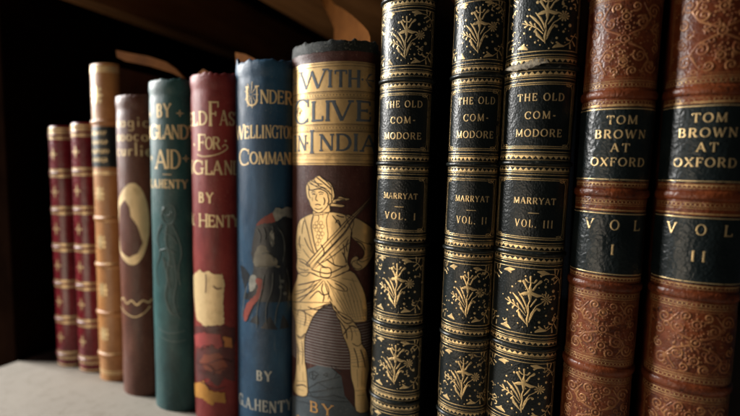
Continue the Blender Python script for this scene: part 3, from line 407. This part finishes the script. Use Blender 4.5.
def commodore(name, sp, H, rz, vol, label, seed, wlab=14.6, ang=.016):
    bk = Book(name, *sp, H, seed=seed); bk.sh = 1.3; hf = bk.half*1e3
    tag(bk.root, label, 'book', 'three matching volumes bound in black leather with gold flowers')
    bk.cover(M['black'], M['black'], rim=.0011)
    zs = [0.]+rz+[H*1e3]; gm = M['gold%d' % seed]
    for z in rz: ridge(bk, z*MM, .00085, .0009, M['ridge'])
    D = Deco(bk); L = Deco(bk); Fl = Deco(bk); k = hf/14
    for z in rz:
        for sgn in (1, -1):
            D.zig(z+sgn*2.35, .95, -hf*.9, hf*.9, 15, -sgn)
            D.line([(-hf*.92, z+sgn*2.95), (hf*.92, z+sgn*2.95)], .14); D.line([(-hf*.92, z+sgn*3.75), (hf*.92, z+sgn*3.75)], .17)
            D.line([(-hf*.92, z+sgn*1.12), (hf*.92, z+sgn*1.12)], .12)
    # head and tail rules
    for z in (H*1e3-2.2, H*1e3-3.2, 2.4, 3.4): D.line([(-hf*.92, z), (hf*.92, z)], .25)
    for i in range(len(zs)-1):
        za, zb = zs[i]+4.9, zs[i+1]-4.9
        if zb-za < 6: continue
        frame(D, hf, za, zb)
        zc = (za+zb)/2; top = len(zs)-2-i
        if zs[i] in LABELZ or i in LABELI[name]:
            e = hf*.86-1.3; c = 2.2      # panel with notched corners and corner leaves
            D.line([(-e+c, zb-.6), (e-c, zb-.6), (e-c*.35, zb-.95), (e-.1, zb-c)], .16); D.line([(-e+c, zb-.6), (-e+c*.35, zb-.95), (-e+.1, zb-c), (-e+.1, za+c), (-e+c*.35, za+.95), (-e+c, za+.6), (e-c, za+.6), (e-c*.35, za+.95), (e-.1, za+c), (e-.1, zb-c)], .16)
            for sx in (-1, 1):
                for sz, zz in ((1, zb), (-1, za)):
                    for q, (ax, az) in enumerate(((.5, .6), (1.3, .5), (.5, 1.4), (1.0, 1.0), (1.9, .45), (2.5, .5))):
                        D.dot(sx*(e-ax), zz-sz*az, .16+.05*(q % 2)); 
                    D.line([(sx*(e-.3), zz-sz*.4), (sx*(e-1.4), zz-sz*1.3), (sx*(e-2.6), zz-sz*1.0)], [.35, .12, .28])
        else:
            Fl = Deco(bk); flower(Fl, zc, k*random.uniform(.95, 1.03), (zb-za)/20.6*random.uniform(.97, 1.02), random.uniform(-.3, .3)); Fl.build('gilt_flowers', gm)
    w2 = wlab/2
    text(L, 'THE OLD', -w2, w2, 138.6, 2.35, .17, .08, .22); text(L, 'COM-', -w2*.62, w2*.68, 132.9, 2.35, .17, .08, .28); text(L, 'MODORE', -w2, w2, 127.2, 2.35, .17, .08, .18)
    L.build('title_lettering', M['goldtext']); L = Deco(bk)
    text(L, 'MARRYAT', -w2*.90, w2*.94, 105.3, 2.05, .18, .08, .16); L.line([(-.4, 102.3), (3.0, 102.3)], .22)
    text(L, 'VOL. '+vol, -w2*.78, w2*.86, 97.6, 2.5, .17, .07, .36)
    D.build('gilt_rules', gm); L.build('volume_lettering', M['goldtext']); lean(bk, ang)
    return bk
LABELZ = (); LABELI = {'leather_book': (3, 4)}
RZ = [26.8, 56.8, 88.2, 118.2, 148.6, 177.6]
commodore('leather_book', SP['I'], .1865, RZ, 'I', 'black leather book with gold flower panels, lettered THE OLD COMMODORE and VOL. I', 1, 14.6, .015)
commodore('leather_book', SP['II'], .1865, [r+random.uniform(-.2,.2) for r in RZ], 'II', 'black leather book with gold flower panels, lettered THE OLD COMMODORE and VOL. II', 2, 13.0, .0135)
c3 = commodore('leather_book', SP['III'], .1868, [26.8, 56.6, 88.8, 118.6, 149.3, 178.4], 'III', 'black leather book with gold flowers and scuffed band, lettered THE OLD COMMODORE VOL. III', 3, 14.6, .0175)
# scuffed bare patch on the upper band of the third volume
def scuff():
    D = Deco(c3, .00010); z = 149.3
    pts = [(-9.5, z+1.3), (-5, z+1.2), (-1.5, z+2.7), (2.2, z+2.5), (3.0, z+1.0), (.5, z+.6), (-2, z-.6), (-8, z-.8), (-11, z+.2)]
    c3.prof = lambda u, zz: .00118*math.sqrt(max(0., 1-((zz*1e3-z)/1.35)**2))
    D.poly(pts, .5, .6); o = D.build('worn_patch', M['scuff']); c3.prof = None
s_ = N('bare_scuffed_leather'); s_.bump((s_.noise(500, 5, .7), .6, .0006)); M['scuff'] = s_.set(s_.mix(s_.ramp(s_.noise(420, 5, .75), .38, .62), (.05,.04,.03), (.34,.29,.21)), .6, 0., .3)
scuff()
def brownbook(name, sp, H, rz, vol, label, seed):
    bk = Book(name, *sp, H, seed=seed, dis=.0002); bk.sh = 1.0 if vol == 'I' else -1.2; hf = bk.half*1e3; tag(bk.root, label, 'book', 'two matching brown leather volumes with tooled spines')
    bk.cover(M['tanl'], M['tanl'], rim=.0012)
    for z in rz: ridge(bk, z*MM, .0014, .0007, M['tanl'])
    for za, zb in ((113.3, 135.6), (84.0, 103.8)):
        bk.grid('title_label', M['label'], -bk.half*.985, bk.half*.985, za*MM, zb*MM, .00014, rag0=.0002, rag1=.0002)
    rnd = random.Random(seed); G = Deco(bk, .00003)
    def rule(z, w=.22): G.line([(-hf*.95, z), (hf*.95, z)], w)
    for z in rz:
        G = Deco(bk, .00003)
        for sg in (1, -1):
            rule(z+sg*2.1, .12); 
            for i in range(26):
                u = -hf*.92+hf*1.84*i/25; G.dot(u, z+sg*2.6, .2)
            rule(z+sg*3.1, .14); rule(z+sg*3.7, .12)
        G.build('gilt_rules', M['goldline'])
    G = Deco(bk, .00003)
    for z in (112.6, 136.2, 83.4, 104.4): rule(z, .34)
    edges = [2.]+rz+[H*1e3-3]
    for i in range(len(edges)-1):
        za, zb = edges[i]+4.0, edges[i+1]-4.0
        if edges[i] in (rz[2], rz[3]): continue
        e = hf*.84; zc = (za+zb)/2; hh = (zb-za)/2; E = Deco(bk, .00003)
        for q in (0, .6): E.line([(-e+q, za+q), (-e+q, zb-q)], .2); E.line([(e-q, za+q), (e-q, zb-q)], .2); E.line([(-e+q, zb-q), (e-q, zb-q)], .2); E.line([(-e+q, za+q), (e-q, za+q)], .2)
        for sx in (-1, 1):
            for sz in (-1, 1):
                E.spiral(sx*e*.62, zc+sz*hh*.66, 2.1, 1.5, rnd.random()*.6, .62, .45, sx*sz); E.spiral(sx*e*.34, zc+sz*hh*.40, 1.9, 1.4, 2+rnd.random()*.5, .62, .45, -sx*sz)
                E.spiral(sx*e*.72, zc+sz*hh*.22, 1.6, 1.3, 1+rnd.random(), .58, .42, sx*sz); E.spiral(sx*e*.20, zc+sz*hh*.78, 1.45, 1.3, 4, .58, .42, sx*sz)
                E.line([(sx*e*.1, zc+sz*hh*.1), (sx*e*.4, zc+sz*hh*.25), (sx*e*.55, zc+sz*hh*.5), (sx*e*.35, zc+sz*hh*.85)], [.7, .5, .6, .3], .00018)
                E.ring(sx*e*.86, zc+sz*hh*.88, .75, .28); E.dot(sx*e*.86, zc+sz*hh*.88, .3)
                E.ring(sx*e*.45, zc+sz*hh*.9, .6, .25); E.dot(sx*e*.9, zc+sz*hh*.5, .34); E.dot(sx*e*.5, zc+sz*hh*.05, .3)
        for sz in (-1, 0, 1):
            zz = zc+sz*hh*.55; E.ring(0, zz, 1.15, .45, dome=.00016); E.dot(0, zz, .5, .0002)
            for a in range(8): E.dot(1.75*math.cos(a*math.tau/8), zz+1.75*math.sin(a*math.tau/8), .34, .0002)
        for _ in range(75): E.dot(rnd.uniform(-e*.93, e*.93), rnd.uniform(za+1, zb-1), rnd.uniform(.15, .30), .00016)
        for _ in range(46):
            r = rnd.random()**.6; a = rnd.random()*math.tau; E.dot(r*e*.42*math.cos(a), zc+r*hh*.5*math.sin(a), rnd.uniform(.22, .36), .0002)
        for _ in range(16):
            x, y = rnd.uniform(-e*.8, e*.8), rnd.uniform(za+2, zb-2); E.ring(x, y, .62, .3, dome=.00012)
        for _ in range(12):
            x, y, a = rnd.uniform(-e*.8, e*.8), rnd.uniform(za+2, zb-2), rnd.random()*6.28; E.line([(x, y), (x+.9*math.cos(a), y+.9*math.sin(a)), (x+1.6*math.cos(a+.5), y+1.6*math.sin(a+.5))], [.2, .9, .2], .00018)
        E.build('blind_tooling', M['goldt'])
    L = Deco(bk, .00019)
    for za, zb in ((113.3, 135.6), (84.0, 103.8)):
        for z in (za+.5, zb-.5): L.line([(-hf*.93, z), (hf*.93, z)], .22)
    text(L, 'TOM', -4.2, 4.0, 130.5, 2.5, .17, .08, .22); text(L, 'BROWN', -7.2, 6.9, 126.3, 2.5, .17, .08, .22); text(L, 'AT', -2.6, 2.5, 122.2, 2.5, .17, .08, .3); text(L, 'OXFORD', -7.9, 7.3, 117.9, 2.5, .17, .08, .2)
    for c, u in zip('VOL', (-8.2, -1.1, 5.6)): text(L, c, u, u+2.5, 98.3, 3.1, .15, .07)
    if vol == 'I': text(L, 'I', -.55, .55, 90.6, 3.1, .17, .08)
    else: text(L, 'II', -1.7, 1.7, 90.6, 3.1, .17, .08, .6)
    G.build('gilt_rules', M['goldline']); L.build('lettering', M['gold']); lean(bk, .018 if vol == 'I' else .010)
brownbook('leather_book', SP['TB1'], .1865, [25.5, 53.3, 81.0-.6, 110.2-.6, 139.6, 171.5], 'I', 'brown tooled leather book with dark labels, lettered TOM BROWN AT OXFORD and VOL. I', 5)
brownbook('leather_book', SP['TB2'], .1865, [25.5, 52.6, 81.2-.8, 110.2-.6, 139.5, 171.5], 'II', 'brown tooled leather book with dark labels, lettered TOM BROWN AT OXFORD and VOL. II', 6)
def capprof(H):   # rolled headcap and shallow joint groove of a cloth case
    return lambda u, z: .0002*math.exp(-((z-(H-.0028))/.0016)**2) - .0002*math.exp(-((z-(H-.0068))/.0012)**2)
# --- WITH CLIVE IN INDIA
def clive():
    H = .1648; bk = Book('cloth_book', *SP['clive'], H, depth=.125, dis=.00012, seed=12); bk.prof = capprof(H); bk.sh = .4
    tag(bk.root, 'thick maroon cloth book with a gilt soldier holding a rifle, titled WITH CLIVE IN INDIA', 'book', 'cloth bound adventure books')
    bk.cover(M['clive'], M['clive'], rim=.0014, rag=.0007)
    hf = 23.0; bk.grid('headcap', M['capcloth'], -bk.half, bk.half, H-.0037, H+.0003, .00006, rag0=.0004, rag1=.0008, rim=.0009)
    P = Deco(bk, .00004); P.poly([(-hf, 117.6), (hf, 117.6), (hf, 157.3), (hf-.1, 157.3), (-hf, 157.3)], 0, .7); P.build('gilt_panel', M['clivegold'])
    T = Deco(bk, .00010); I = Deco(bk, .00010)
    for z, w in ((156.7, .16), (155.6, .16), (146.0, .26), (145.4, .12), (143.9, .12), (143.3, .26), (133.4, .26), (132.8, .12), (131.3, .12), (130.7, .26), (121.9, .26), (121.2, .14), (119.6, .14), (118.2, .3)):
        I.line([(-hf, z), (hf, z)], w)
    for z in (144.6, 132.05):
        for i in range(34): I.dot(-22+i*1.32, z, .22)
    word(T, [('W', -11.4, 1.6, 1.12), ('I', 2.6, 5.0), ('T', 5.6, 10.2), ('H', 10.8, 15.4)], 147.6, 6.3, .19, .11); 
    for sx in (-1, 1):
        T.dot(1.5+sx*15.4, 150.6, .45); a = 1.5+sx*17.0
        T.line([(a, 150.6), (a+sx*1.4, 152.6), (a+sx*3.0, 153.2)], [.2, .8, .2]); T.line([(a, 150.6), (a+sx*1.4, 148.6), (a+sx*3.0, 147.9)], [.2, .8, .2]); T.line([(a-sx*.4, 150.6), (a+sx*3.8, 150.6)], [.2, .7])
    word(T, [('C', -15.4, -6.4, 1.28), ('L', -4.8, .8), ('I', 1.6, 4.2), ('V', 4.4, 12.2), ('E', 13.8, 20.2)], 134.7, 7.6, .19, .11); T.dot(20.4, 138, .5); T.spiral(-11.4, 138.8, 2.0, 2, 0, .2, .15)
    word(T, [('I', -16.0, -13.2), ('N', -12.4, -7.2)], 123.2, 6.2, .19, .11); T.dot(-6.1, 126.3, .5); word(T, [('I', -5.6, -2.9, 1.4), ('N', -.8, 5.4), ('D', 6.2, 12.0), ('I', 13.0, 15.2), ('A', 16, 22.8)], 123.2, 6.4, .19, .11); T.dot(22.4, 126.3, .5)
    T.build('title_lettering', M['inkblue'])
    S = Deco(bk, .00004); z = 62.
    while z > 36:
        S.line([(-hf, z-.5), (-hf*.3, z+.15), (0, z), (hf*.5, z-.2), (hf, z)], .62, .0001); z -= 1.18
    S.build('printed_stripes', M['stripe'])
    K = Deco(bk, .00008); K.poly(CROCK[:-1]+[(22.5, 17), (22.5, .8), (-23, .8), (-23, 24)], 0, .7); K.build('printed_rocks', M['rock'])
    RL = Deco(bk, .00013)
    for l in CROCKL: RL.line(l, .3)
    RL.build('rock_outlines', M['sky_dark'])
    Fg = Deco(bk, .00014)
    for k in ('skirt', 'leg1', 'leg2', 'torso', 'arm', 'scarf1', 'scarf2', 'head', 'rifle', 'hand'): Fg.poly(curve(CG[k], True, 3) if k != 'rifle' else CG[k], .12 if k != 'rifle' else 0, .7)
    Fg.build('gilt_soldier', M['figgold'])
    O = Deco(bk, .0002)
    for i, l in enumerate(CL): O.line(curve(l), [.14]+[.30+.10*(i % 3)]*(len(curve(l))-2)+[.10])
    for k in CG:
        q = curve(CG[k], True, 3) if k != 'rifle' else CG[k]; O.line(q+[q[0]], .28)
    for x, y in CB: O.ring(x, y, .75, .17)
    O.build('soldier_outlines', M['ink']); I.build('panel_rules', M['ink'])
    B = Deco(bk, .00014); text(B, 'BY', -4.6, 6.4, 15.4, 4.4, .2, .1, .3); text(B, 'G.A.HENTY', -13, 14, 6.2, 4.6, .2, .1, .12); B.build('author_lettering', M['orangegilt'])
M['orangegilt'] = gilt('orange_gilt', (.62,.34,.12), (.22,.12,.06), .25, .45, .45, .35)
clive()
def well():
    H = .1602; bk = Book('cloth_book', *SP['well'], H, depth=.12, dis=.00014, seed=13); bk.prof = capprof(H)
    tag(bk.root, "navy blue cloth book with a plumed rider, titled UNDER WELLINGTON'S COMMAND", 'book', 'cloth bound adventure books')
    bk.cover(M['navy'], M['navy'], rim=.0013, rag=.0020)
    T = Deco(bk); word(T, [('U', -4.2, 2.8, 1.5), ('N', 3.7, 7.4), ('D', 7.6, 10.6), ('E', 10.9, 13.5), ('R', 13.9, 17.4)], 142.6, 5.3)
    for i in range(9): a = math.pi*2*i/9; T.line([(-.7+.6*math.cos(a), 146.4+.6*math.sin(a)), (-.7+3.6*math.cos(a), 146.2+5.4*math.sin(a))], [.12, .3])
    word(T, [('W', -11.8, -5.0, 1.15), ('E', -4.6, -1.9), ('L', -1.3, 1.2), ('L', 1.7, 3.9), ('I', 4.4, 5.5), ('N', 5.9, 8.4), ('G', 8.8, 11.1), ('T', 11.4, 13.3), ('O', 13.6, 15.6), ('N', 15.8, 16.8), ("'", 16.8, 17.1), ('S', 17.1, 17.8)], 128.4, 5.2)
    word(T, [('C', -8.6, -2.2, 1.4), ('O', -1.4, 2.2), ('M', 2.8, 6.6), ('M', 7.0, 10.3), ('A', 10.4, 13.4), ('N', 13.6, 16.4), ('D', 16.5, 17.8)], 117.8, 4.9); T.build('title_lettering', M['htext'])
    for i, (k, m) in enumerate((('dark', 'sky_dark'), ('tan', 'tanprint'), ('white', 'greyprint'), ('line', 'tanprint'), ('glint', 'greyprint'), ('red1', 'redprint'), ('red2', 'redprint'), ('plume', 'redprint'), ('feather', 'greyprint'))):
        D = Deco(bk, .00006+.00004*i); D.poly(curve(WELL[k], True, 3), .5, .7); D.build({'dark': 'printed_rider', 'plume': 'printed_plume', 'feather': 'printed_feather'}.get(k, 'printed_detail'), M[m])
    Q = Deco(bk, .00050)
    for l in WL: Q.line(curve(l), [.15]+[.38]*(len(curve(l))-2)+[.12])
    for x, y in WD: Q.dot(x, y, .8)
    Q.build('rider_highlights', M['greydim'])
    A = Deco(bk); text(A, 'BY', 1.4, 8.4, 24.4, 4.3, .2, .1, .3); text(A, 'G.A.HENTY', -10.2, 17.6, 10.4, 5.0, .19, .1, .12); A.build('author_lettering', M['silver'])
M['greydim'] = plain('dim_grey_print', (.05,.06,.062), (.13,.14,.13), .5, 300)
M['silver'] = gilt('silvered_letters', (.52,.52,.46), (.15,.17,.19), .25, .42, .42, .3)
well()
def red():
    H = .1562; bk = Book('cloth_book', *SP['red'], H, depth=.12, dis=.00014, seed=14); bk.prof = capprof(H)
    tag(bk.root, 'faded red cloth book with a cream and ochre print, titled HELD FAST FOR ENGLAND', 'book', 'cloth bound adventure books')
    bk.cover(M['redc'], M['redc'], rim=.0013, rag=.0020)
    T = Deco(bk); word(T, [('H', -16.4, -12), ('E', -11.6, -7.6), ('L', -7.2, -3.0), ('D', -2.4, 2.2), ('A', 8.2, 11.4, 1.1), ('S', 11.9, 14.3), ('T', 14.5, 16.6)], 134.4, 5.8); word(T, [('F', 3.0, 7.6, 1.8)], 135.4, 5.8)
    word(T, [('F', -3.2, 1.4, 1.35), ('O', 1.5, 4.7), ('R', 4.9, 8.2)], 124.0, 5.2); T.line(curve([(-3.5, 121.6), (0, 120.8), (5, 121.2), (9, 122.6), (11.4, 124.6), (10.4, 126), (9.2, 125)]), .5); T.dot(-6, 126, .6); T.dot(10.6, 127.6, .5)
    word(T, [('E', -16.4, -13), ('N', -12.6, -7.6), ('G', -7.0, 0), ('L', .9, 4.5), ('A', 4.9, 8.8), ('N', 9.8, 13.2), ('D', 13.6, 16.4)], 113.0, 6.0); text(T, 'BY', -3.0, 5.0, 100.6, 4.4, .22, .12, .3); word(T, [('G', -16.2, -12.4), ('A', -12, -8.6), ('.', -8.3, -7.6), ('H', -3.4, 2.0, 1.1), ('E', 2.2, 5.6), ('N', 6.0, 9.4), ('T', 10, 12.8), ('Y', 13, 16)], 90.0, 5.2); T.ring(-4.6, 92.6, 3.2, .4, a0=2.2, a1=4.2)
    T.build('title_lettering', M['htext'])
    for i, (k, m) in enumerate((('dark', 'darkprint'), ('rust', 'rustprint'), ('cream', 'cream'), ('pink', 'pinkprint'), ('orange', 'orangeprint'), ('yellow', 'yellowprint'))):
        D = Deco(bk, .00006+.00004*i); D.poly(RED[k], .8, .7); D.build({'cream': 'gilt_sail', 'yellow': 'printed_flames'}.get(k, 'printed_detail'), M[m])
    Q = Deco(bk, .00036)
    for l in RL: Q.line(curve(l), [.1]+[.5]*(len(curve(l))-2)+[.1])
    Q.build('printed_outlines', M['darkprint'])
red()
def teal():
    H = .1551; bk = Book('cloth_book', *SP['teal'], H, depth=.12, dis=.00014, seed=15); bk.prof = capprof(H)
    tag(bk.root, "teal green cloth book with dark stamped scrolls, titled BY ENGLAND'S AID", 'book', 'cloth bound adventure books')
    bk.cover(M['teal'], M['teal'], rim=.0012, rag=.0010)
    T = Deco(bk); text(T, 'BY', -1.6, 6.4, 138.4, 5.9, .19, .1, .16)
    for u, z in ((10.2, 140.2), (-8, 140.2), (12.4, 120), (-7, 120)):
        for a in range(4): T.line([(u+.3*math.cos(a*math.pi/2), z+.3*math.sin(a*math.pi/2)), (u+1.7*math.cos(a*math.pi/2), z+1.7*math.sin(a*math.pi/2))], [.7, .12])
    word(T, [('E', -16.6, -12.4), ('N', -12, -7.8), ('G', -7.4, -.9), ('L', -.6, 2.2), ('A', 2.4, 6.2), ('N', 6.3, 9.7), ('D', 9.9, 13.4), ("'", 13.6, 14.4), ('S', 14.4, 16.6)], 128.8, 6.2); word(T, [('A', -3.4, 3.4), ('I', 3.6, 5.2), ('D', 5.4, 9.8)], 115.4, 8.4, .15, .08); T.line([(1.5, 112.6), (6, 112.6)], .3)
    text(T, 'G.A.HENTY', -9.5, 13.0, 106.3, 3.9, .2, .1, .12); T.build('title_lettering', M['htext'])
    S = Deco(bk)
    for l in TEAL: S.line(curve(l), .8, .0002)
    S.build('stamped_scrolls', M['tealdark'])
teal()
def brown():
    H = .1502; bk = Book('cloth_book', *SP['brown'], H, depth=.12, dis=.0002, seed=16); bk.prof = capprof(H)
    tag(bk.root, 'russet brown cloth book with a large cream gilt oval on its spine', 'book')
    bk.cover(M['brownc'], M['brownc'], rim=.0012, rag=.0010)
    T = Deco(bk); text(T, 'eagic', -6.5, 13.0, 135.2, 5.6, .11, .05, .16); text(T, 'aooco', -6.5, 12.4, 128.4, 5.6, .14, .06, .16); text(T, 'curlie', -6.5, 14.4, 121.2, 6.4, .14, .06, .14)
    T.build('title_lettering', M['htext'])
    D = Deco(bk, .00005); D.poly(BROWN['oval'], .2, .7); D.build('gilt_oval', M['cream'])
    D = Deco(bk, .0001); D.poly(BROWN['inner'], .3, .7); D.build('printed_figure', M['brownc'])
    D = Deco(bk); D.line(curve(BROWN['curl']), .7); D.line(curve(BROWN['curl2']), .5); D.build('gilt_scroll', M['htext'])
brown()
def tan():
    H = .1685; bk = Book('leather_book', *SP['tan'], H, depth=.125, seed=17); hf = 12.2
    tag(bk.root, 'tall honey brown leather book with gold bands and a black title label', 'book')
    bk.cover(M['honeytop'], M['honey'], rim=.0012)
    D = Deco(bk)
    bk.grid('title_label', M['label'], -bk.half, bk.half, .1155, .1365, .00014)
    def rl(z, w=.4): D.line([(-hf, z), (hf, z)], w)
    for z0, z1 in ((164.4, 167.6),):
        z = z0
        while z < z1: rl(z, .55); z += .8
    for z in (138.2, 139.0, 140.0, 112.0, 113.0, 87.2, 88.3, 89.4, 62.2, 63.3, 64.6, 36.6, 37.8, 13.2, 14.4, 15.4, 4.2, 5.4): rl(z, .5)
    for z in (88.3, 63.3, 37.2, 139, 14): ridge(bk, z*MM, .0013, .0008, M['honey'])
    for z in (152.4, 101.6, 76., 50.2, 26.):
        s = 1.25 if z > 150 else 1
        for a in range(4): D.line([(.1*math.cos(a*math.pi/2), z+.1*math.sin(a*math.pi/2)), (1.6*s*math.cos(a*math.pi/2), z+1.9*s*math.sin(a*math.pi/2)), (3.6*s*math.cos(a*math.pi/2), z+4.2*s*math.sin(a*math.pi/2))], [2.2*s, 2.4*s, .3], .0001)
        for sx in (-1, 1):
            for sz in (-1, 1): D.dot(sx*2.2*s, z+sz*2.4*s, .8*s)
    D.build('gilt_tooling', M['gold2'])
    L = Deco(bk, .00018); rnd = random.Random(3)
    for z, wd in ((132.0, 6), (127.3, 5), (122.6, 7), (118.2, 6)):
        u = -wd
        while u < wd: w_ = rnd.uniform(.5, 1.3); L.line([(u, z+rnd.uniform(0, .2)), (u+w_*.5, z+2.2)], .5); L.line([(u, z+rnd.uniform(0, 1.8)), (u+w_, z+rnd.uniform(0, 2))], .35); u += w_+.6
    L.build('lettering', M['gold2'])
M['gold2'] = gilt('gold_bands', (.95,.72,.38), (.60,.38,.16), .14, .30, .36, .55)
tan()
def small(sp, H, label, seed, lab):
    bk = Book('leather_book', *sp, H, depth=.1, seed=seed); hf = bk.half*1e3
    tag(bk.root, label, 'book', 'pair of small red leather books')
    bk.cover(M['oxblood'], M['oxblood'], rim=.0011)
    D = Deco(bk)
    def rl(z, w=.45): D.line([(-hf*.97, z), (hf*.97, z)], w)
    n = 6; zs = [7+(H*1e3-12)/n*i for i in range(n+1)]
    for z in zs:
        for d in (-1.9, -1.0, 1.0, 1.9): rl(z+d, .5)
        ridge(bk, z*MM, .0009, .0007, M['oxblood'])
    rl(1.2, .8); rl(H*1e3-1.4, .9); rl(H*1e3-3., .5)
    for i in range(n):
        z = (zs[i]+zs[i+1])/2
        if i in (3, 4) and lab: continue
        for a in range(4): D.line([(0, z), (1.2*math.cos(a*math.pi/2), z+1.6*math.sin(a*math.pi/2)), (2.8*math.cos(a*math.pi/2), z+3.6*math.sin(a*math.pi/2))], [.4, 1.2, .2])
    D.build('gilt_tooling', M['gold2'])
small(SP['red_small1'], .1378, 'small oxblood leather book with gold bands, at the far end beside the dark side panel', 18, 0)
small(SP['red_small2'], .1392, 'small oxblood leather book with gold bands, standing against the tall honey brown book', 19, 0)
# ------------------------------------------------------------------ torn slips of brown paper standing out of the books
def slip(name, pts, th, axis, label, curl=.0, grp=None):
    n = len(pts); V = []; Fs = []
    tess = tessellate_polygon([[Vector(p) for p in pts]])
    off = Vector((0, th, 0)) if axis == 'y' else Vector((th, 0, 0))
    bm = bmesh.new(); fs = [bm.verts.new(p) for p in pts]; bs = [bm.verts.new(Vector(p)+off) for p in pts]
    for t in tess: bm.faces.new([fs[i] for i in t]); bm.faces.new([bs[i] for i in reversed(t)])
    for i in range(n): bm.faces.new([fs[i], fs[(i+1) % n], bs[(i+1) % n], bs[i]])
    bmesh.ops.recalc_face_normals(bm, faces=bm.faces[:])
    me = bpy.data.meshes.new(name); bm.to_mesh(me); bm.free()
    o = link(name, me, M['slip']); tag(o, label, 'paper slip', grp); return o
slip('paper_slip', [[-0.1291,0.0584,0.2135],[-0.1255,0.0555,0.2078],[-0.122,0.0527,0.2034],[-0.1133,0.0458,0.1921],[-0.1082,0.0417,0.1845],[-0.1079,0.0415,0.1693],[-0.0772,0.0169,0.1611],[-0.0781,0.0176,0.1706],[-0.0796,0.0188,0.1735],[-0.0834,0.0218,0.1772],[-0.0921,0.0288,0.1846],[-0.1008,0.0358,0.1911],[-0.1084,0.0418,0.1959],[-0.1125,0.0451,0.2009],[-0.1156,0.0476,0.2075]], .0006, 'y', 'tall pointed slip of brown paper sticking up out of the thick maroon book')
slip('paper_slip', [[-0.1522,0.0222,0.1724],[-0.1442,0.0198,0.1702],[-0.1365,0.0175,0.1667],[-0.1366,0.0175,0.1589],[-0.1507,0.0217,0.1608]], .0006, 'y', 'short torn slip of brown paper at the top of the navy blue book')
slip('paper_slip', [[-0.1673,0.0126,0.1611],[-0.1619,0.011,0.1627],[-0.1559,0.0092,0.16],[-0.1469,0.0065,0.1575],[-0.1463,0.0063,0.1512],[-0.1666,0.0124,0.1534]], .0006, 'y', 'torn scrap of brown paper at the top of the faded red book')
slip('leather_strip', [[-0.2196,0.0094,0.1765],[-0.2104,0.0104,0.1744],[-0.1989,0.0115,0.1721],[-0.1877,0.0126,0.1685],[-0.1817,0.0132,0.1647],[-0.1764,0.0138,0.1596],[-0.1841,0.013,0.1629],[-0.1977,0.0116,0.1671],[-0.2138,0.01,0.1706],[-0.219,0.0095,0.1729]], .0018, 'y', 'curled strip of brown leather lying along the top of the tall honey brown book')
